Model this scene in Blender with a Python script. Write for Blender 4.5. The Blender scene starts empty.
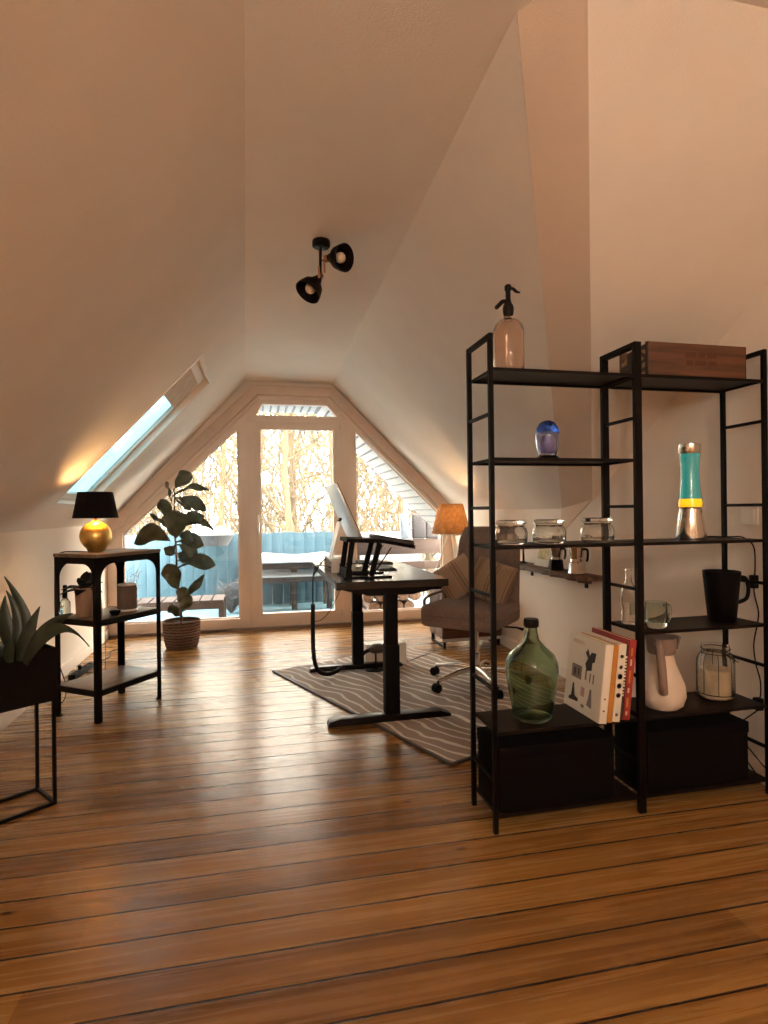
import bpy, bmesh, math, random
from mathutils import Vector, Matrix
C = bpy.context.scene.collection
PI = math.pi
random.seed(7)

# ------------------------------------------------------------------ materials
def _nt(name):
    m = bpy.data.materials.new(name); m.use_nodes = True
    nt = m.node_tree; b = nt.nodes['Principled BSDF']
    return m, nt, b

def mat(name, col, rough=.5, metal=0., var=.12, scale=12., bump=0., bscale=80., stretch=(1, 1, 1), coat=0.):
    """plain surface with a procedural mottling and an optional bump"""
    m, nt, b = _nt(name); L = nt.links.new
    tc = nt.nodes.new('ShaderNodeTexCoord'); mp = nt.nodes.new('ShaderNodeMapping')
    mp.inputs['Scale'].default_value = stretch; L(tc.outputs['Object'], mp.inputs[0])
    n = nt.nodes.new('ShaderNodeTexNoise'); n.inputs['Scale'].default_value = scale; n.inputs['Detail'].default_value = 4
    L(mp.outputs[0], n.inputs['Vector'])
    r = nt.nodes.new('ShaderNodeValToRGB')
    r.color_ramp.elements[0].position = .3; r.color_ramp.elements[1].position = .7
    r.color_ramp.elements[0].color = [c * (1 - var) for c in col] + [1]
    r.color_ramp.elements[1].color = [min(1, c * (1 + var)) for c in col] + [1]
    L(n.outputs['Fac'], r.inputs[0]); L(r.outputs[0], b.inputs['Base Color'])
    b.inputs['Roughness'].default_value = rough; b.inputs['Metallic'].default_value = metal
    if max(col) < .03: b.inputs['Specular IOR Level'].default_value = .13
    if coat: b.inputs['Coat Weight'].default_value = coat; b.inputs['Coat Roughness'].default_value = .15
    if bump:
        n2 = nt.nodes.new('ShaderNodeTexNoise'); n2.inputs['Scale'].default_value = bscale; n2.inputs['Detail'].default_value = 3
        L(mp.outputs[0], n2.inputs['Vector'])
        bp = nt.nodes.new('ShaderNodeBump'); bp.inputs['Strength'].default_value = bump; bp.inputs['Distance'].default_value = .004
        L(n2.outputs['Fac'], bp.inputs['Height']); L(bp.outputs[0], b.inputs['Normal'])
    return m

def wood(name, c0, c1, rough=.45, axis=0, scale=3.0):
    m, nt, b = _nt(name); L = nt.links.new
    tc = nt.nodes.new('ShaderNodeTexCoord'); mp = nt.nodes.new('ShaderNodeMapping')
    s = [14, 14, 14]; s[axis] = 1.0; mp.inputs['Scale'].default_value = s
    L(tc.outputs['Object'], mp.inputs[0])
    n = nt.nodes.new('ShaderNodeTexNoise'); n.inputs['Scale'].default_value = scale; n.inputs['Detail'].default_value = 6; n.inputs['Distortion'].default_value = .6
    L(mp.outputs[0], n.inputs['Vector'])
    r = nt.nodes.new('ShaderNodeValToRGB'); r.color_ramp.elements[0].position = .32; r.color_ramp.elements[1].position = .68
    r.color_ramp.elements[0].color = list(c0) + [1]; r.color_ramp.elements[1].color = list(c1) + [1]
    L(n.outputs['Fac'], r.inputs[0]); L(r.outputs[0], b.inputs['Base Color']); b.inputs['Roughness'].default_value = rough
    bp = nt.nodes.new('ShaderNodeBump'); bp.inputs['Strength'].default_value = .2; bp.inputs['Distance'].default_value = .002
    L(n.outputs['Fac'], bp.inputs['Height']); L(bp.outputs[0], b.inputs['Normal'])
    return m

def glass(name, col, rough=0., ior=1.45):
    m, nt, b = _nt(name); L = nt.links.new
    n = nt.nodes.new('ShaderNodeTexNoise'); n.inputs['Scale'].default_value = 5
    r = nt.nodes.new('ShaderNodeValToRGB')
    r.color_ramp.elements[0].color = [c * .94 for c in col] + [1]; r.color_ramp.elements[1].color = list(col) + [1]
    L(n.outputs['Fac'], r.inputs[0]); L(r.outputs[0], b.inputs['Base Color'])
    b.inputs['Roughness'].default_value = rough; b.inputs['Transmission Weight'].default_value = 1; b.inputs['IOR'].default_value = ior
    return m

def pane_mat(name, tint=(.97, .98, .97), refl=.7):
    """thin sheet of window glass: clear straight through, fresnel reflection"""
    m = bpy.data.materials.new(name); m.use_nodes = True; nt = m.node_tree; nt.nodes.clear(); L = nt.links.new
    o = nt.nodes.new('ShaderNodeOutputMaterial'); t = nt.nodes.new('ShaderNodeBsdfTransparent'); g = nt.nodes.new('ShaderNodeBsdfGlossy')
    t.inputs[0].default_value = list(tint) + [1]; g.inputs['Roughness'].default_value = .02
    lw = nt.nodes.new('ShaderNodeLayerWeight'); lw.inputs[0].default_value = .5
    pw = nt.nodes.new('ShaderNodeMath'); pw.operation = 'POWER'; L(lw.outputs['Facing'], pw.inputs[0]); pw.inputs[1].default_value = 5
    fr = nt.nodes.new('ShaderNodeMath'); fr.operation = 'MULTIPLY_ADD'; L(pw.outputs[0], fr.inputs[0]); fr.inputs[1].default_value = refl; fr.inputs[2].default_value = .03
    mx = nt.nodes.new('ShaderNodeMixShader'); L(fr.outputs[0], mx.inputs[0]); L(t.outputs[0], mx.inputs[1]); L(g.outputs[0], mx.inputs[2]); L(mx.outputs[0], o.inputs[0])
    return m

def glow(name, col, strength, base=None, rough=.4):
    m, nt, b = _nt(name); L = nt.links.new
    n = nt.nodes.new('ShaderNodeTexNoise'); n.inputs['Scale'].default_value = 9
    r = nt.nodes.new('ShaderNodeValToRGB'); r.color_ramp.elements[0].color = [c * .85 for c in col] + [1]; r.color_ramp.elements[1].color = list(col) + [1]
    L(n.outputs['Fac'], r.inputs[0]); L(r.outputs[0], b.inputs['Emission Color'])
    b.inputs['Base Color'].default_value = list(base or col) + [1]
    b.inputs['Emission Strength'].default_value = strength; b.inputs['Roughness'].default_value = rough
    return m

def floor_material():
    m, nt, b = _nt('pine_floorboards'); L = nt.links.new; N = nt.nodes.new
    def M(op, a=None, v=None, c=None):
        n = N('ShaderNodeMath'); n.operation = op
        for i, x in enumerate((a, v, c)):
            if x is None: continue
            if isinstance(x, (int, float)): n.inputs[i].default_value = x
            else: L(x, n.inputs[i])
        return n.outputs[0]
    tc = N('ShaderNodeTexCoord'); mp = N('ShaderNodeMapping'); mp.inputs['Rotation'].default_value = (0, 0, math.radians(1.0))
    L(tc.outputs['Object'], mp.inputs[0]); sp = N('ShaderNodeSeparateXYZ'); L(mp.outputs[0], sp.inputs[0])
    X, Y = sp.outputs[0], sp.outputs[1]
    q = M('DIVIDE', M('ADD', Y, 12.2 - 1.516 + .0), .1222)
    row = M('FLOOR', q); fr = M('SUBTRACT', q, row)
    wn = N('ShaderNodeTexWhiteNoise'); wn.noise_dimensions = '1D'; L(row, wn.inputs['W'])
    rnd = wn.outputs['Value']
    # end joints every few metres, shifted from board to board
    xs = M('DIVIDE', M('ADD', X, M('MULTIPLY', rnd, 7.0)), 4.3); xr = M('FLOOR', xs); xf = M('SUBTRACT', xs, xr)
    wn2 = N('ShaderNodeTexWhiteNoise'); wn2.noise_dimensions = '2D'; cb = N('ShaderNodeCombineXYZ'); L(row, cb.inputs[0]); L(xr, cb.inputs[1]); L(cb.outputs[0], wn2.inputs['Vector'])
    # grain
    cg = N('ShaderNodeCombineXYZ'); L(M('ADD', M('MULTIPLY', X, .9), M('MULTIPLY', rnd, 40)), cg.inputs[0]); L(M('MULTIPLY', Y, 26), cg.inputs[1]); L(row, cg.inputs[2])
    g = N('ShaderNodeTexNoise'); g.inputs['Scale'].default_value = 1.6; g.inputs['Detail'].default_value = 8; g.inputs['Roughness'].default_value = .62; g.inputs['Distortion'].default_value = .8
    L(cg.outputs[0], g.inputs['Vector'])
    # broad heartwood / sapwood band inside every board
    cw = N('ShaderNodeCombineXYZ'); L(M('ADD', M('MULTIPLY', X, .45), M('MULTIPLY', rnd, 31)), cw.inputs[0]); L(M('MULTIPLY', fr, 1.3), cw.inputs[1]); L(M('MULTIPLY', row, 3.7), cw.inputs[2])
    w = N('ShaderNodeTexNoise'); w.inputs['Scale'].default_value = 1.5; w.inputs['Detail'].default_value = 2; L(cw.outputs[0], w.inputs['Vector'])
    f = M('ADD', M('MULTIPLY', g.outputs['Fac'], .42), M('ADD', M('MULTIPLY', w.outputs['Fac'], .40), M('MULTIPLY', M('SUBTRACT', wn2.outputs['Value'], .5), .20)))
    r = N('ShaderNodeValToRGB'); e = r.color_ramp.elements
    e[0].position = .24; e[0].color = (.14, .058, .014, 1); e[1].position = .60; e[1].color = (.42, .225, .066, 1)
    e2 = e.new(.41); e2.color = (.285, .134, .034, 1)
    L(f, r.inputs[0])
    # knots
    ck = N('ShaderNodeCombineXYZ'); L(M('MULTIPLY', X, 2.1), ck.inputs[0]); L(M('MULTIPLY', Y, 5.0), ck.inputs[1])
    vo = N('ShaderNodeTexVoronoi'); vo.inputs['Scale'].default_value = 1.0; L(ck.outputs[0], vo.inputs['Vector'])
    kn = N('ShaderNodeMapRange'); kn.inputs['From Min'].default_value = .02; kn.inputs['From Max'].default_value = .075; L(vo.outputs['Distance'], kn.inputs['Value'])
    mk = N('ShaderNodeMix'); mk.data_type = 'RGBA'; L(kn.outputs[0], mk.inputs[0]); mk.inputs[6].default_value = (.07, .02, .006, 1); L(r.outputs[0], mk.inputs[7])
    # seams
    ed = M('MINIMUM', fr, M('SUBTRACT', 1.0, fr)); sm = N('ShaderNodeMapRange'); sm.inputs['From Min'].default_value = .018; sm.inputs['From Max'].default_value = .036; L(ed, sm.inputs['Value'])
    ex = M('MINIMUM', xf, M('SUBTRACT', 1.0, xf)); sx = N('ShaderNodeMapRange'); sx.inputs['From Min'].default_value = .0003; sx.inputs['From Max'].default_value = .0008; L(ex, sx.inputs['Value'])
    s = sm.outputs[0]
    ms = N('ShaderNodeMix'); ms.data_type = 'RGBA'; L(s, ms.inputs[0]); ms.inputs[6].default_value = (.02, .006, .003, 1); L(mk.outputs[2], ms.inputs[7])
    L(ms.outputs[2], b.inputs['Base Color'])
    rr = N('ShaderNodeMapRange'); rr.inputs['To Min'].default_value = .20; rr.inputs['To Max'].default_value = .34; L(g.outputs['Fac'], rr.inputs['Value']); L(rr.outputs[0], b.inputs['Roughness'])
    b.inputs['Specular IOR Level'].default_value = .5
    bp = N('ShaderNodeBump'); bp.inputs['Strength'].default_value = .35; bp.inputs['Distance'].default_value = .004
    L(M('ADD', s, M('MULTIPLY', g.outputs['Fac'], .05)), bp.inputs['Height']); L(bp.outputs[0], b.inputs['Normal'])
    return m

def rug_material():
    m, nt, b = _nt('rug_weave'); L = nt.links.new; N = nt.nodes.new
    tc = N('ShaderNodeTexCoord'); mp = N('ShaderNodeMapping'); mp.inputs['Rotation'].default_value = (0, 0, math.radians(-5)); L(tc.outputs['Object'], mp.inputs[0])
    n = N('ShaderNodeTexNoise'); n.inputs['Scale'].default_value = 2.2; n.inputs['Detail'].default_value = 2; L(mp.outputs[0], n.inputs['Vector'])
    ad = N('ShaderNodeMixRGB'); ad.blend_type = 'ADD'; ad.inputs[0].default_value = .22; L(mp.outputs[0], ad.inputs[1]); L(n.outputs['Color'], ad.inputs[2])
    w = N('ShaderNodeTexWave'); w.bands_direction = 'Y'; w.inputs['Scale'].default_value = 4.2; w.inputs['Distortion'].default_value = 3.0; w.inputs['Detail'].default_value = 1; w.inputs['Detail Scale'].default_value = 1.2
    L(ad.outputs[0], w.inputs['Vector'])
    r = N('ShaderNodeValToRGB'); e = r.color_ramp.elements; e[0].position = .80; e[0].color = (.47, .37, .31, 1); e[1].position = .92; e[1].color = (.95, .88, .80, 1)
    L(w.outputs['Fac'], r.inputs[0])
    n2 = N('ShaderNodeTexNoise'); n2.inputs['Scale'].default_value = 90; L(tc.outputs['Object'], n2.inputs['Vector'])
    mx = N('ShaderNodeMix'); mx.data_type = 'RGBA'; mx.blend_type = 'MULTIPLY'; mx.inputs[0].default_value = .5; L(r.outputs[0], mx.inputs[6]); L(n2.outputs['Color'], mx.inputs[7])
    L(mx.outputs[2], b.inputs['Base Color']); b.inputs['Roughness'].default_value = .95
    bp = N('ShaderNodeBump'); bp.inputs['Strength'].default_value = .5; bp.inputs['Distance'].default_value = .006; L(n2.outputs['Fac'], bp.inputs['Height']); L(bp.outputs[0], b.inputs['Normal'])
    return m

def stripe_fabric(name, base, stripe, axis=0, rot=0):
    m, nt, b = _nt(name); L = nt.links.new; N = nt.nodes.new
    tc = N('ShaderNodeTexCoord'); sp = N('ShaderNodeSeparateXYZ'); L(tc.outputs['Object'], sp.inputs[0])
    w = N('ShaderNodeMath'); w.operation = 'MULTIPLY'; L(sp.outputs[axis], w.inputs[0]); w.inputs[1].default_value = 7.4
    a = N('ShaderNodeMath'); a.operation = 'ADD'; L(w.outputs[0], a.inputs[0]); a.inputs[1].default_value = 20.35
    f = N('ShaderNodeMath'); f.operation = 'FRACT'; L(a.outputs[0], f.inputs[0])
    r = N('ShaderNodeValToRGB'); r.color_ramp.interpolation = 'CONSTANT'; e = r.color_ramp.elements
    e[0].position = 0; e[0].color = list(base) + [1]; e[1].position = .30; e[1].color = list(stripe) + [1]
    for p, c in ((.36, base), (.42, stripe), (.56, base), (.62, stripe), (.68, base)):
        x = e.new(p); x.color = list(c) + [1]
    L(f.outputs[0], r.inputs[0])
    n = N('ShaderNodeTexNoise'); n.inputs['Scale'].default_value = 160; L(tc.outputs['Object'], n.inputs['Vector'])
    mx = N('ShaderNodeMix'); mx.data_type = 'RGBA'; mx.blend_type = 'MULTIPLY'; mx.inputs[0].default_value = .35; L(r.outputs[0], mx.inputs[6]); L(n.outputs['Color'], mx.inputs[7])
    L(mx.outputs[2], b.inputs['Base Color']); b.inputs['Roughness'].default_value = .95
    return m

def wicker_material():
    m, nt, b = _nt('wicker'); L = nt.links.new; N = nt.nodes.new
    tc = N('ShaderNodeTexCoord'); w = N('ShaderNodeTexWave'); w.bands_direction = 'Z'; w.inputs['Scale'].default_value = 13; w.inputs['Distortion'].default_value = 3; w.inputs['Detail Scale'].default_value = 3
    L(tc.outputs['Object'], w.inputs['Vector'])
    r = N('ShaderNodeValToRGB'); r.color_ramp.elements[0].color = (.045, .02, .012, 1); r.color_ramp.elements[1].color = (.21, .11, .065, 1); L(w.outputs['Fac'], r.inputs[0])
    L(r.outputs[0], b.inputs['Base Color']); b.inputs['Roughness'].default_value = .8
    bp = N('ShaderNodeBump'); bp.inputs['Distance'].default_value = .01; L(w.outputs['Fac'], bp.inputs['Height']); L(bp.outputs[0], b.inputs['Normal'])
    return m

def leaf_material(name, dark, light):
    m, nt, b = _nt(name); L = nt.links.new; N = nt.nodes.new
    tc = N('ShaderNodeTexCoord'); n = N('ShaderNodeTexNoise'); n.inputs['Scale'].default_value = 14; n.inputs['Detail'].default_value = 3; L(tc.outputs['Object'], n.inputs['Vector'])
    r = N('ShaderNodeValToRGB'); r.color_ramp.elements[0].position = .35; r.color_ramp.elements[1].position = .7
    r.color_ramp.elements[0].color = list(dark) + [1]; r.color_ramp.elements[1].color = list(light) + [1]; L(n.outputs['Fac'], r.inputs[0]); L(r.outputs[0], b.inputs['Base Color'])
    b.inputs['Roughness'].default_value = .42
    return m

MT = dict(
    wall=mat('painted_plaster', (.80, .695, .595), .92, var=.03, scale=3, bump=.35, bscale=210),
    ceil=mat('painted_ceiling', (.81, .705, .605), .92, var=.03, scale=3, bump=.35, bscale=210),
    strip=mat('painted_boarding', (.70, .54, .42), .9, var=.03, scale=3, bump=.3, bscale=210),
    frame=mat('white_window_paint', (.70, .56, .46), .45, var=.03, scale=6),
    trimw=mat('beige_trim_paint', (.60, .455, .36), .55, var=.05, scale=8),
    skirt=mat('white_skirting_paint', (.78, .68, .58), .5, var=.03),
    floor=floor_material(), rug=rug_material(),
    black=mat('black_steel', (.0032, .0014, .0012), .5, .0, var=.3, scale=30),
    blackm=mat('black_powder_coat', (.0034, .0015, .0013), .62, var=.3, scale=40),
    sheet=mat('dark_sheet_steel', (.0085, .0045, .0035), .45, .0, var=.25, scale=20),
    boxb=mat('black_fibre_board', (.0022, .001, .0009), .85, var=.3, scale=60, bump=.2),
    footm=mat('satin_black_steel', (.014, .009, .008), .3, .6, var=.2),
    deskw=wood('dark_desk_wood', (.006, .0028, .002), (.014, .0065, .0045), .24),
    oldwood=wood('weathered_plank', (.085, .052, .036), (.25, .165, .115), .3, axis=0),
    cratew=wood('aged_crate_wood', (.055, .019, .008), (.145, .055, .021), .6, axis=0),
    crateend=None,
    walnut=wood('walnut_board', (.05, .018, .01), (.13, .05, .025), .5),
    driftw=wood('live_edge_wood', (.07, .035, .02), (.24, .13, .08), .7, axis=1),
    bench=wood('red_garden_wood', (.030, .013, .009), (.055, .028, .019), .7),
    greyw=wood('grey_pallet_wood', (.02, .017, .017), (.05, .04, .04), .8),
    fence=wood('blue_painted_board', (.030, .078, .112), (.046, .105, .145), .7, axis=2, scale=1.5),
    snow=mat('snow', (.42, .46, .50), .8, var=.03, bump=.4, bscale=25),
    deck=mat('skylit_snowy_decking', (.13, .26, .33), .7, var=.15, scale=4, bump=.3, bscale=20),  # snow on decking, with blue sky light put into the colour
    bark=mat('sunlit_bark', (.052, .034, .015), .9, var=.45, scale=5, bump=.5, bscale=20, stretch=(3, 3, 1)),
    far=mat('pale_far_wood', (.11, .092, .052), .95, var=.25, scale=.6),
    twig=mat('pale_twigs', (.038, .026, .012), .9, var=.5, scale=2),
    soffit=mat('white_soffit_boards', (.36, .36, .365), .7, var=.05),
    soffitj=mat('grey_batten', (.09, .095, .105), .7, var=.1),
    gold=mat('gold_leaf', (.92, .56, .17), .36, .85, var=.22, scale=18, bump=.25, bscale=30),
    goldin=mat('gold_lining', (.85, .5, .16), .35, .8, var=.05),
    shadeb=mat('black_shade_fabric', (.008, .005, .006), .9, var=.2, scale=60),
    burlap=None,
    chrome=mat('brushed_aluminium', (.72, .66, .60), .26, 1., var=.05, scale=40),
    steel=mat('polished_steel', (.80, .72, .64), .16, 1., var=.05),
    brass=mat('aged_copper', (.42, .20, .10), .38, .9, var=.2),
    alu=mat('silver_aluminium', (.62, .60, .58), .34, .55, var=.03),
    screen=mat('dark_screen_glass', (.012, .012, .014), .12, var=.1),
    plastw=mat('white_plastic', (.84, .79, .73), .4, var=.03),
    plastb=mat('black_plastic', (.006, .003, .003), .5, var=.2),
    cable=mat('black_cable', (.010, .006, .006), .55, var=.2),
    cablew=mat('brown_cable', (.10, .05, .03), .55, var=.2),
    fabric=mat('grey_upholstery', (.22, .155, .125), .95, var=.18, scale=90, bump=.4, bscale=260),
    speaker=mat('grey_mesh_fabric', (.15, .105, .08), .9, var=.2, scale=150, bump=.4, bscale=300),
    wicker=wicker_material(), soil=mat('potting_soil', (.03, .017, .012), 1, var=.4, scale=60, bump=.6),
    leaf=leaf_material('fig_leaf', (.036, .034, .016), (.095, .088, .040)),
    snake=leaf_material('snake_leaf', (.013, .020, .012), (.040, .055, .030)),
    succ=leaf_material('succulent_leaf', (.012, .010, .007), (.025, .022, .014)),
    stem=mat('plant_stem', (.16, .09, .05), .8),
    gclear=glass('clear_glass', (.96, .95, .92)), gpink=glass('pink_glass', (.99, .84, .74)), ggreen=glass('bottle_green_glass', (.52, .64, .47)),
    gsea=glass('sea_green_glass', (.80, .88, .83)), gblue=glass('cobalt_glass', (.07, .20, 1.0)),
    gviol=glass('pale_blue_glass', (.72, .74, .95)),
    gviol2=mat('lavender_glass_core', (.48, .42, .62), .3, var=.35, scale=30), pane=pane_mat('window_pane'), pane2=pane_mat('skylight_pane', (.9, .95, .97), .3),
    teal=glow('teal_liquid', (.02, .28, .24), .14, (.03, .17, .15), .1), wax=glow('lit_yellow_wax', (1.0, .44, .0), .24, (.9, .6, .05)),
    globe=glow('fill_globe_glow', (1., .86, .70), 17),  # glow of the unseen globe added to brighten the room
    bulb=glow('lit_bulb', (1., .72, .38), 14), bulboff=mat('opal_bulb', (.75, .58, .42), .3),
    ceramic=mat('white_glaze', (.72, .60, .50), .3, var=.04, scale=5), greyglaze=mat('grey_glaze', (.27, .19, .155), .45, var=.25, scale=14),
    blackglaze=mat('black_glaze', (.003, .0015, .0013), .5, var=.2), candle=mat('candle_wax', (.78, .62, .42), .6),
    beige=mat('beige_glaze', (.45, .29, .19), .6), paperw=mat('white_paper', (.78, .72, .62), .7, var=.03), paperc=mat('cream_paper', (.72, .58, .38), .75, var=.06),
    orange=mat('orange_cover', (.56, .23, .035), .6, var=.1), red=mat('red_cover', (.36, .035, .03), .5, var=.2), dark=mat('dark_print', (.03, .02, .018), .6),
    darkcov=mat('charcoal_cover', (.06, .045, .04), .6), greyprint=mat('grey_print', (.22, .18, .16), .7), pinkprint=mat('pink_print', (.5, .28, .24), .7),
    cushion=mat('grey_outdoor_cushion', (.030, .026, .028), .9), cushionl=mat('pale_outdoor_cushion', (.12, .145, .17), .9),
    cardy=mat('yellow_card_print', (.62, .50, .25), .7, var=.3, scale=25), blind=mat('beige_blind', (.60, .46, .35), .9),
    tan=stripe_fabric('striped_linen', (.46, .32, .215), (.29, .19, .13), 0), tan2=stripe_fabric('striped_sack_cloth', (.44, .31, .21), (.26, .17, .12), 0),
    label=mat('paper_label', (.68, .56, .44), .7),
)
def crate_end():
    m, nt, b = _nt('printed_crate_end'); L = nt.links.new; N = nt.nodes.new
    tc = N('ShaderNodeTexCoord'); v = N('ShaderNodeTexVoronoi'); v.feature = 'DISTANCE_TO_EDGE'; v.inputs['Scale'].default_value = 26; L(tc.outputs['Object'], v.inputs['Vector'])
    r = N('ShaderNodeValToRGB'); r.color_ramp.elements[0].position = .1; r.color_ramp.elements[1].position = .3
    r.color_ramp.elements[0].color = (.035, .016, .009, 1); r.color_ramp.elements[1].color = (.36, .20, .07, 1); L(v.outputs['Distance'], r.inputs[0]); L(r.outputs[0], b.inputs['Base Color']); b.inputs['Roughness'].default_value = .7
    return m
MT['crateend'] = crate_end()
def sky_tint_mat():  # pale blue sky light put into the colour of a translucent sheet
    m = bpy.data.materials.new('sky_tint_sheet'); m.use_nodes = True; nt = m.node_tree; nt.nodes.clear(); L = nt.links.new; N = nt.nodes.new
    o = N('ShaderNodeOutputMaterial'); t = N('ShaderNodeBsdfTranslucent'); d = N('ShaderNodeBsdfDiffuse'); n = N('ShaderNodeTexNoise'); n.inputs['Scale'].default_value = 4
    r = N('ShaderNodeValToRGB'); r.color_ramp.elements[0].color = (.21, .31, .35, 1); r.color_ramp.elements[1].color = (.27, .37, .41, 1); L(n.outputs['Fac'], r.inputs[0])
    L(r.outputs[0], t.inputs[0]); L(r.outputs[0], d.inputs[0]); mx = N('ShaderNodeMixShader'); mx.inputs[0].default_value = .15
    L(t.outputs[0], mx.inputs[1]); L(d.outputs[0], mx.inputs[2]); L(mx.outputs[0], o.inputs[0]); return m
MT['skytint'] = sky_tint_mat()
def burlap_mat():
    m = bpy.data.materials.new('burlap_shade'); m.use_nodes = True; nt = m.node_tree; L = nt.links.new; N = nt.nodes.new
    b = nt.nodes['Principled BSDF']; o = nt.nodes['Material Output']
    tc = N('ShaderNodeTexCoord'); n = N('ShaderNodeTexNoise'); n.inputs['Scale'].default_value = 30; n.inputs['Detail'].default_value = 6; L(tc.outputs['Object'], n.inputs['Vector'])
    r = N('ShaderNodeValToRGB'); r.color_ramp.elements[0].position = .35; r.color_ramp.elements[1].position = .65
    r.color_ramp.elements[0].color = (.40, .25, .13, 1); r.color_ramp.elements[1].color = (.56, .38, .21, 1); L(n.outputs['Fac'], r.inputs[0]); L(r.outputs[0], b.inputs['Base Color']); b.inputs['Roughness'].default_value = .95
    t = N('ShaderNodeBsdfTranslucent'); L(r.outputs[0], t.inputs[0]); mx = N('ShaderNodeMixShader'); mx.inputs[0].default_value = .5
    L(b.outputs[0], mx.inputs[1]); L(t.outputs[0], mx.inputs[2]); L(mx.outputs[0], o.inputs[0])
    return m
MT['burlap'] = burlap_mat()

# ------------------------------------------------------------------ mesh building
class MB:
    def __init__(s): s.v = []; s.f = []; s.sm = []
    def add(s, vs, fs, smooth=False):
        k = len(s.v); s.v += [tuple(v) for v in vs]; s.f += [tuple(i + k for i in f) for f in fs]; s.sm += [smooth] * len(fs); return s
    def box(s, x0, y0, z0, x1, y1, z1):
        return s.add([(x0, y0, z0), (x1, y0, z0), (x1, y1, z0), (x0, y1, z0), (x0, y0, z1), (x1, y0, z1), (x1, y1, z1), (x0, y1, z1)],
                     [(0, 3, 2, 1), (4, 5, 6, 7), (0, 1, 5, 4), (1, 2, 6, 5), (2, 3, 7, 6), (3, 0, 4, 7)])
    def cbox(s, c, d):
        return s.box(c[0] - d[0] / 2, c[1] - d[1] / 2, c[2] - d[2] / 2, c[0] + d[0] / 2, c[1] + d[1] / 2, c[2] + d[2] / 2)
    def obox(s, M, d):
        t = MB().cbox((0, 0, 0), d); return s.add([M @ Vector(v) for v in t.v], t.f)
    def bar(s, p, q, w, h, up=(0, 0, 1)):
        p = Vector(p); q = Vector(q); d = (q - p); l = d.length; d = d / l; u = Vector(up)
        if abs(d.dot(u)) > .98: u = Vector((1, 0, 0)) if abs(d.x) < .9 else Vector((0, 1, 0))
        a = d.cross(u).normalized(); b = a.cross(d)
        M = Matrix((d, a, b)).transposed().to_4x4(); M.translation = (p + q) / 2
        return s.obox(M, (l, w, h))
    def tube(s, pts, r, n=8, cap=True, smooth=True):
        P = [Vector(p) for p in pts]; R = r if isinstance(r, (list, tuple)) else [r] * len(P)
        T = []
        for i in range(len(P)):
            a = P[max(i - 1, 0)]; b = P[min(i + 1, len(P) - 1)]; T.append((b - a).normalized())
        u = Vector((0, 0, 1)) if abs(T[0].z) < .9 else Vector((1, 0, 0))
        u = (u - T[0] * u.dot(T[0])).normalized(); vs = []
        for i in range(len(P)):
            u = (u - T[i] * u.dot(T[i])).normalized(); w = T[i].cross(u)
            vs += [P[i] + (u * math.cos(2 * PI * k / n) + w * math.sin(2 * PI * k / n)) * R[i] for k in range(n)]
        fs = [(i * n + k, i * n + (k + 1) % n, (i + 1) * n + (k + 1) % n, (i + 1) * n + k) for i in range(len(P) - 1) for k in range(n)]
        if cap: fs += [tuple(reversed(range(n))), tuple(range((len(P) - 1) * n, len(P) * n))]
        return s.add(vs, fs, smooth)
    def lathe(s, prof, n=32, o=(0, 0, 0), M=None, smooth=True, sx=1., sy=1.):
        vs = []; idx = []
        for r, z in prof:
            if r < 1e-6: idx.append([len(vs)] * n); vs.append(Vector((0, 0, z)))
            else:
                idx.append(list(range(len(vs), len(vs) + n)))
                vs += [Vector((r * sx * math.cos(2 * PI * k / n), r * sy * math.sin(2 * PI * k / n), z)) for k in range(n)]
        fs = []
        for i in range(len(prof) - 1):
            for k in range(n):
                a, b, c, d = idx[i][k], idx[i][(k + 1) % n], idx[i + 1][(k + 1) % n], idx[i + 1][k]
                f = []
                for t in (a, b, c, d):
                    if t not in f: f.append(t)
                if len(f) > 2: fs.append(tuple(f))
        o = Vector(o)
        vs = [(M @ v if M else v) + o for v in vs]
        return s.add(vs, fs, smooth)
    def ball(s, c, r, n=20, m=12, sz=1.):
        return s.lathe([(r * math.sin(PI * i / m), -r * sz * math.cos(PI * i / m)) for i in range(m + 1)], n, c)
    def prism(s, poly, vec):
        n = len(poly); v = Vector(vec); P = [Vector(p) for p in poly]
        return s.add(P + [p + v for p in P], [tuple(range(n)), tuple(reversed(range(n, 2 * n)))] + [(i, i + n, (i + 1) % n + n, (i + 1) % n) for i in range(n)])
    def ring(s, outer, inner, vec):
        n = len(outer); v = Vector(vec); O = [Vector(p) for p in outer]; I = [Vector(p) for p in inner]
        vs = O + I + [p + v for p in O] + [p + v for p in I]; fs = []
        for i in range(n):
            j = (i + 1) % n
            fs += [(i, j, n + j, n + i), (2 * n + i, 3 * n + i, 3 * n + j, 2 * n + j), (i, 2 * n + i, 2 * n + j, j), (n + i, n + j, 3 * n + j, 3 * n + i)]
        return s.add(vs, fs)
    def sheet(s, fn, nu, nv, t=.002, smooth=True):
        """double-sided curved sheet: fn(u,v)->point, thickness t"""
        g = [[Vector(fn(i / nu, j / nv)) for j in range(nv + 1)] for i in range(nu + 1)]
        top = []; bot = []
        for i in range(nu + 1):
            for j in range(nv + 1):
                a = g[min(i + 1, nu)][j] - g[max(i - 1, 0)][j]; b = g[i][min(j + 1, nv)] - g[i][max(j - 1, 0)]
                nn = a.cross(b); nn = nn.normalized() if nn.length > 1e-9 else Vector((0, 0, 1))
                top.append(g[i][j] + nn * t / 2); bot.append(g[i][j] - nn * t / 2)
        k = len(top); W = nv + 1; fs = []
        for i in range(nu):
            for j in range(nv):
                q = (i * W + j, i * W + j + 1, (i + 1) * W + j + 1, (i + 1) * W + j); fs.append(tuple(reversed(q))); fs.append(tuple(x + k for x in q))
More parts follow.
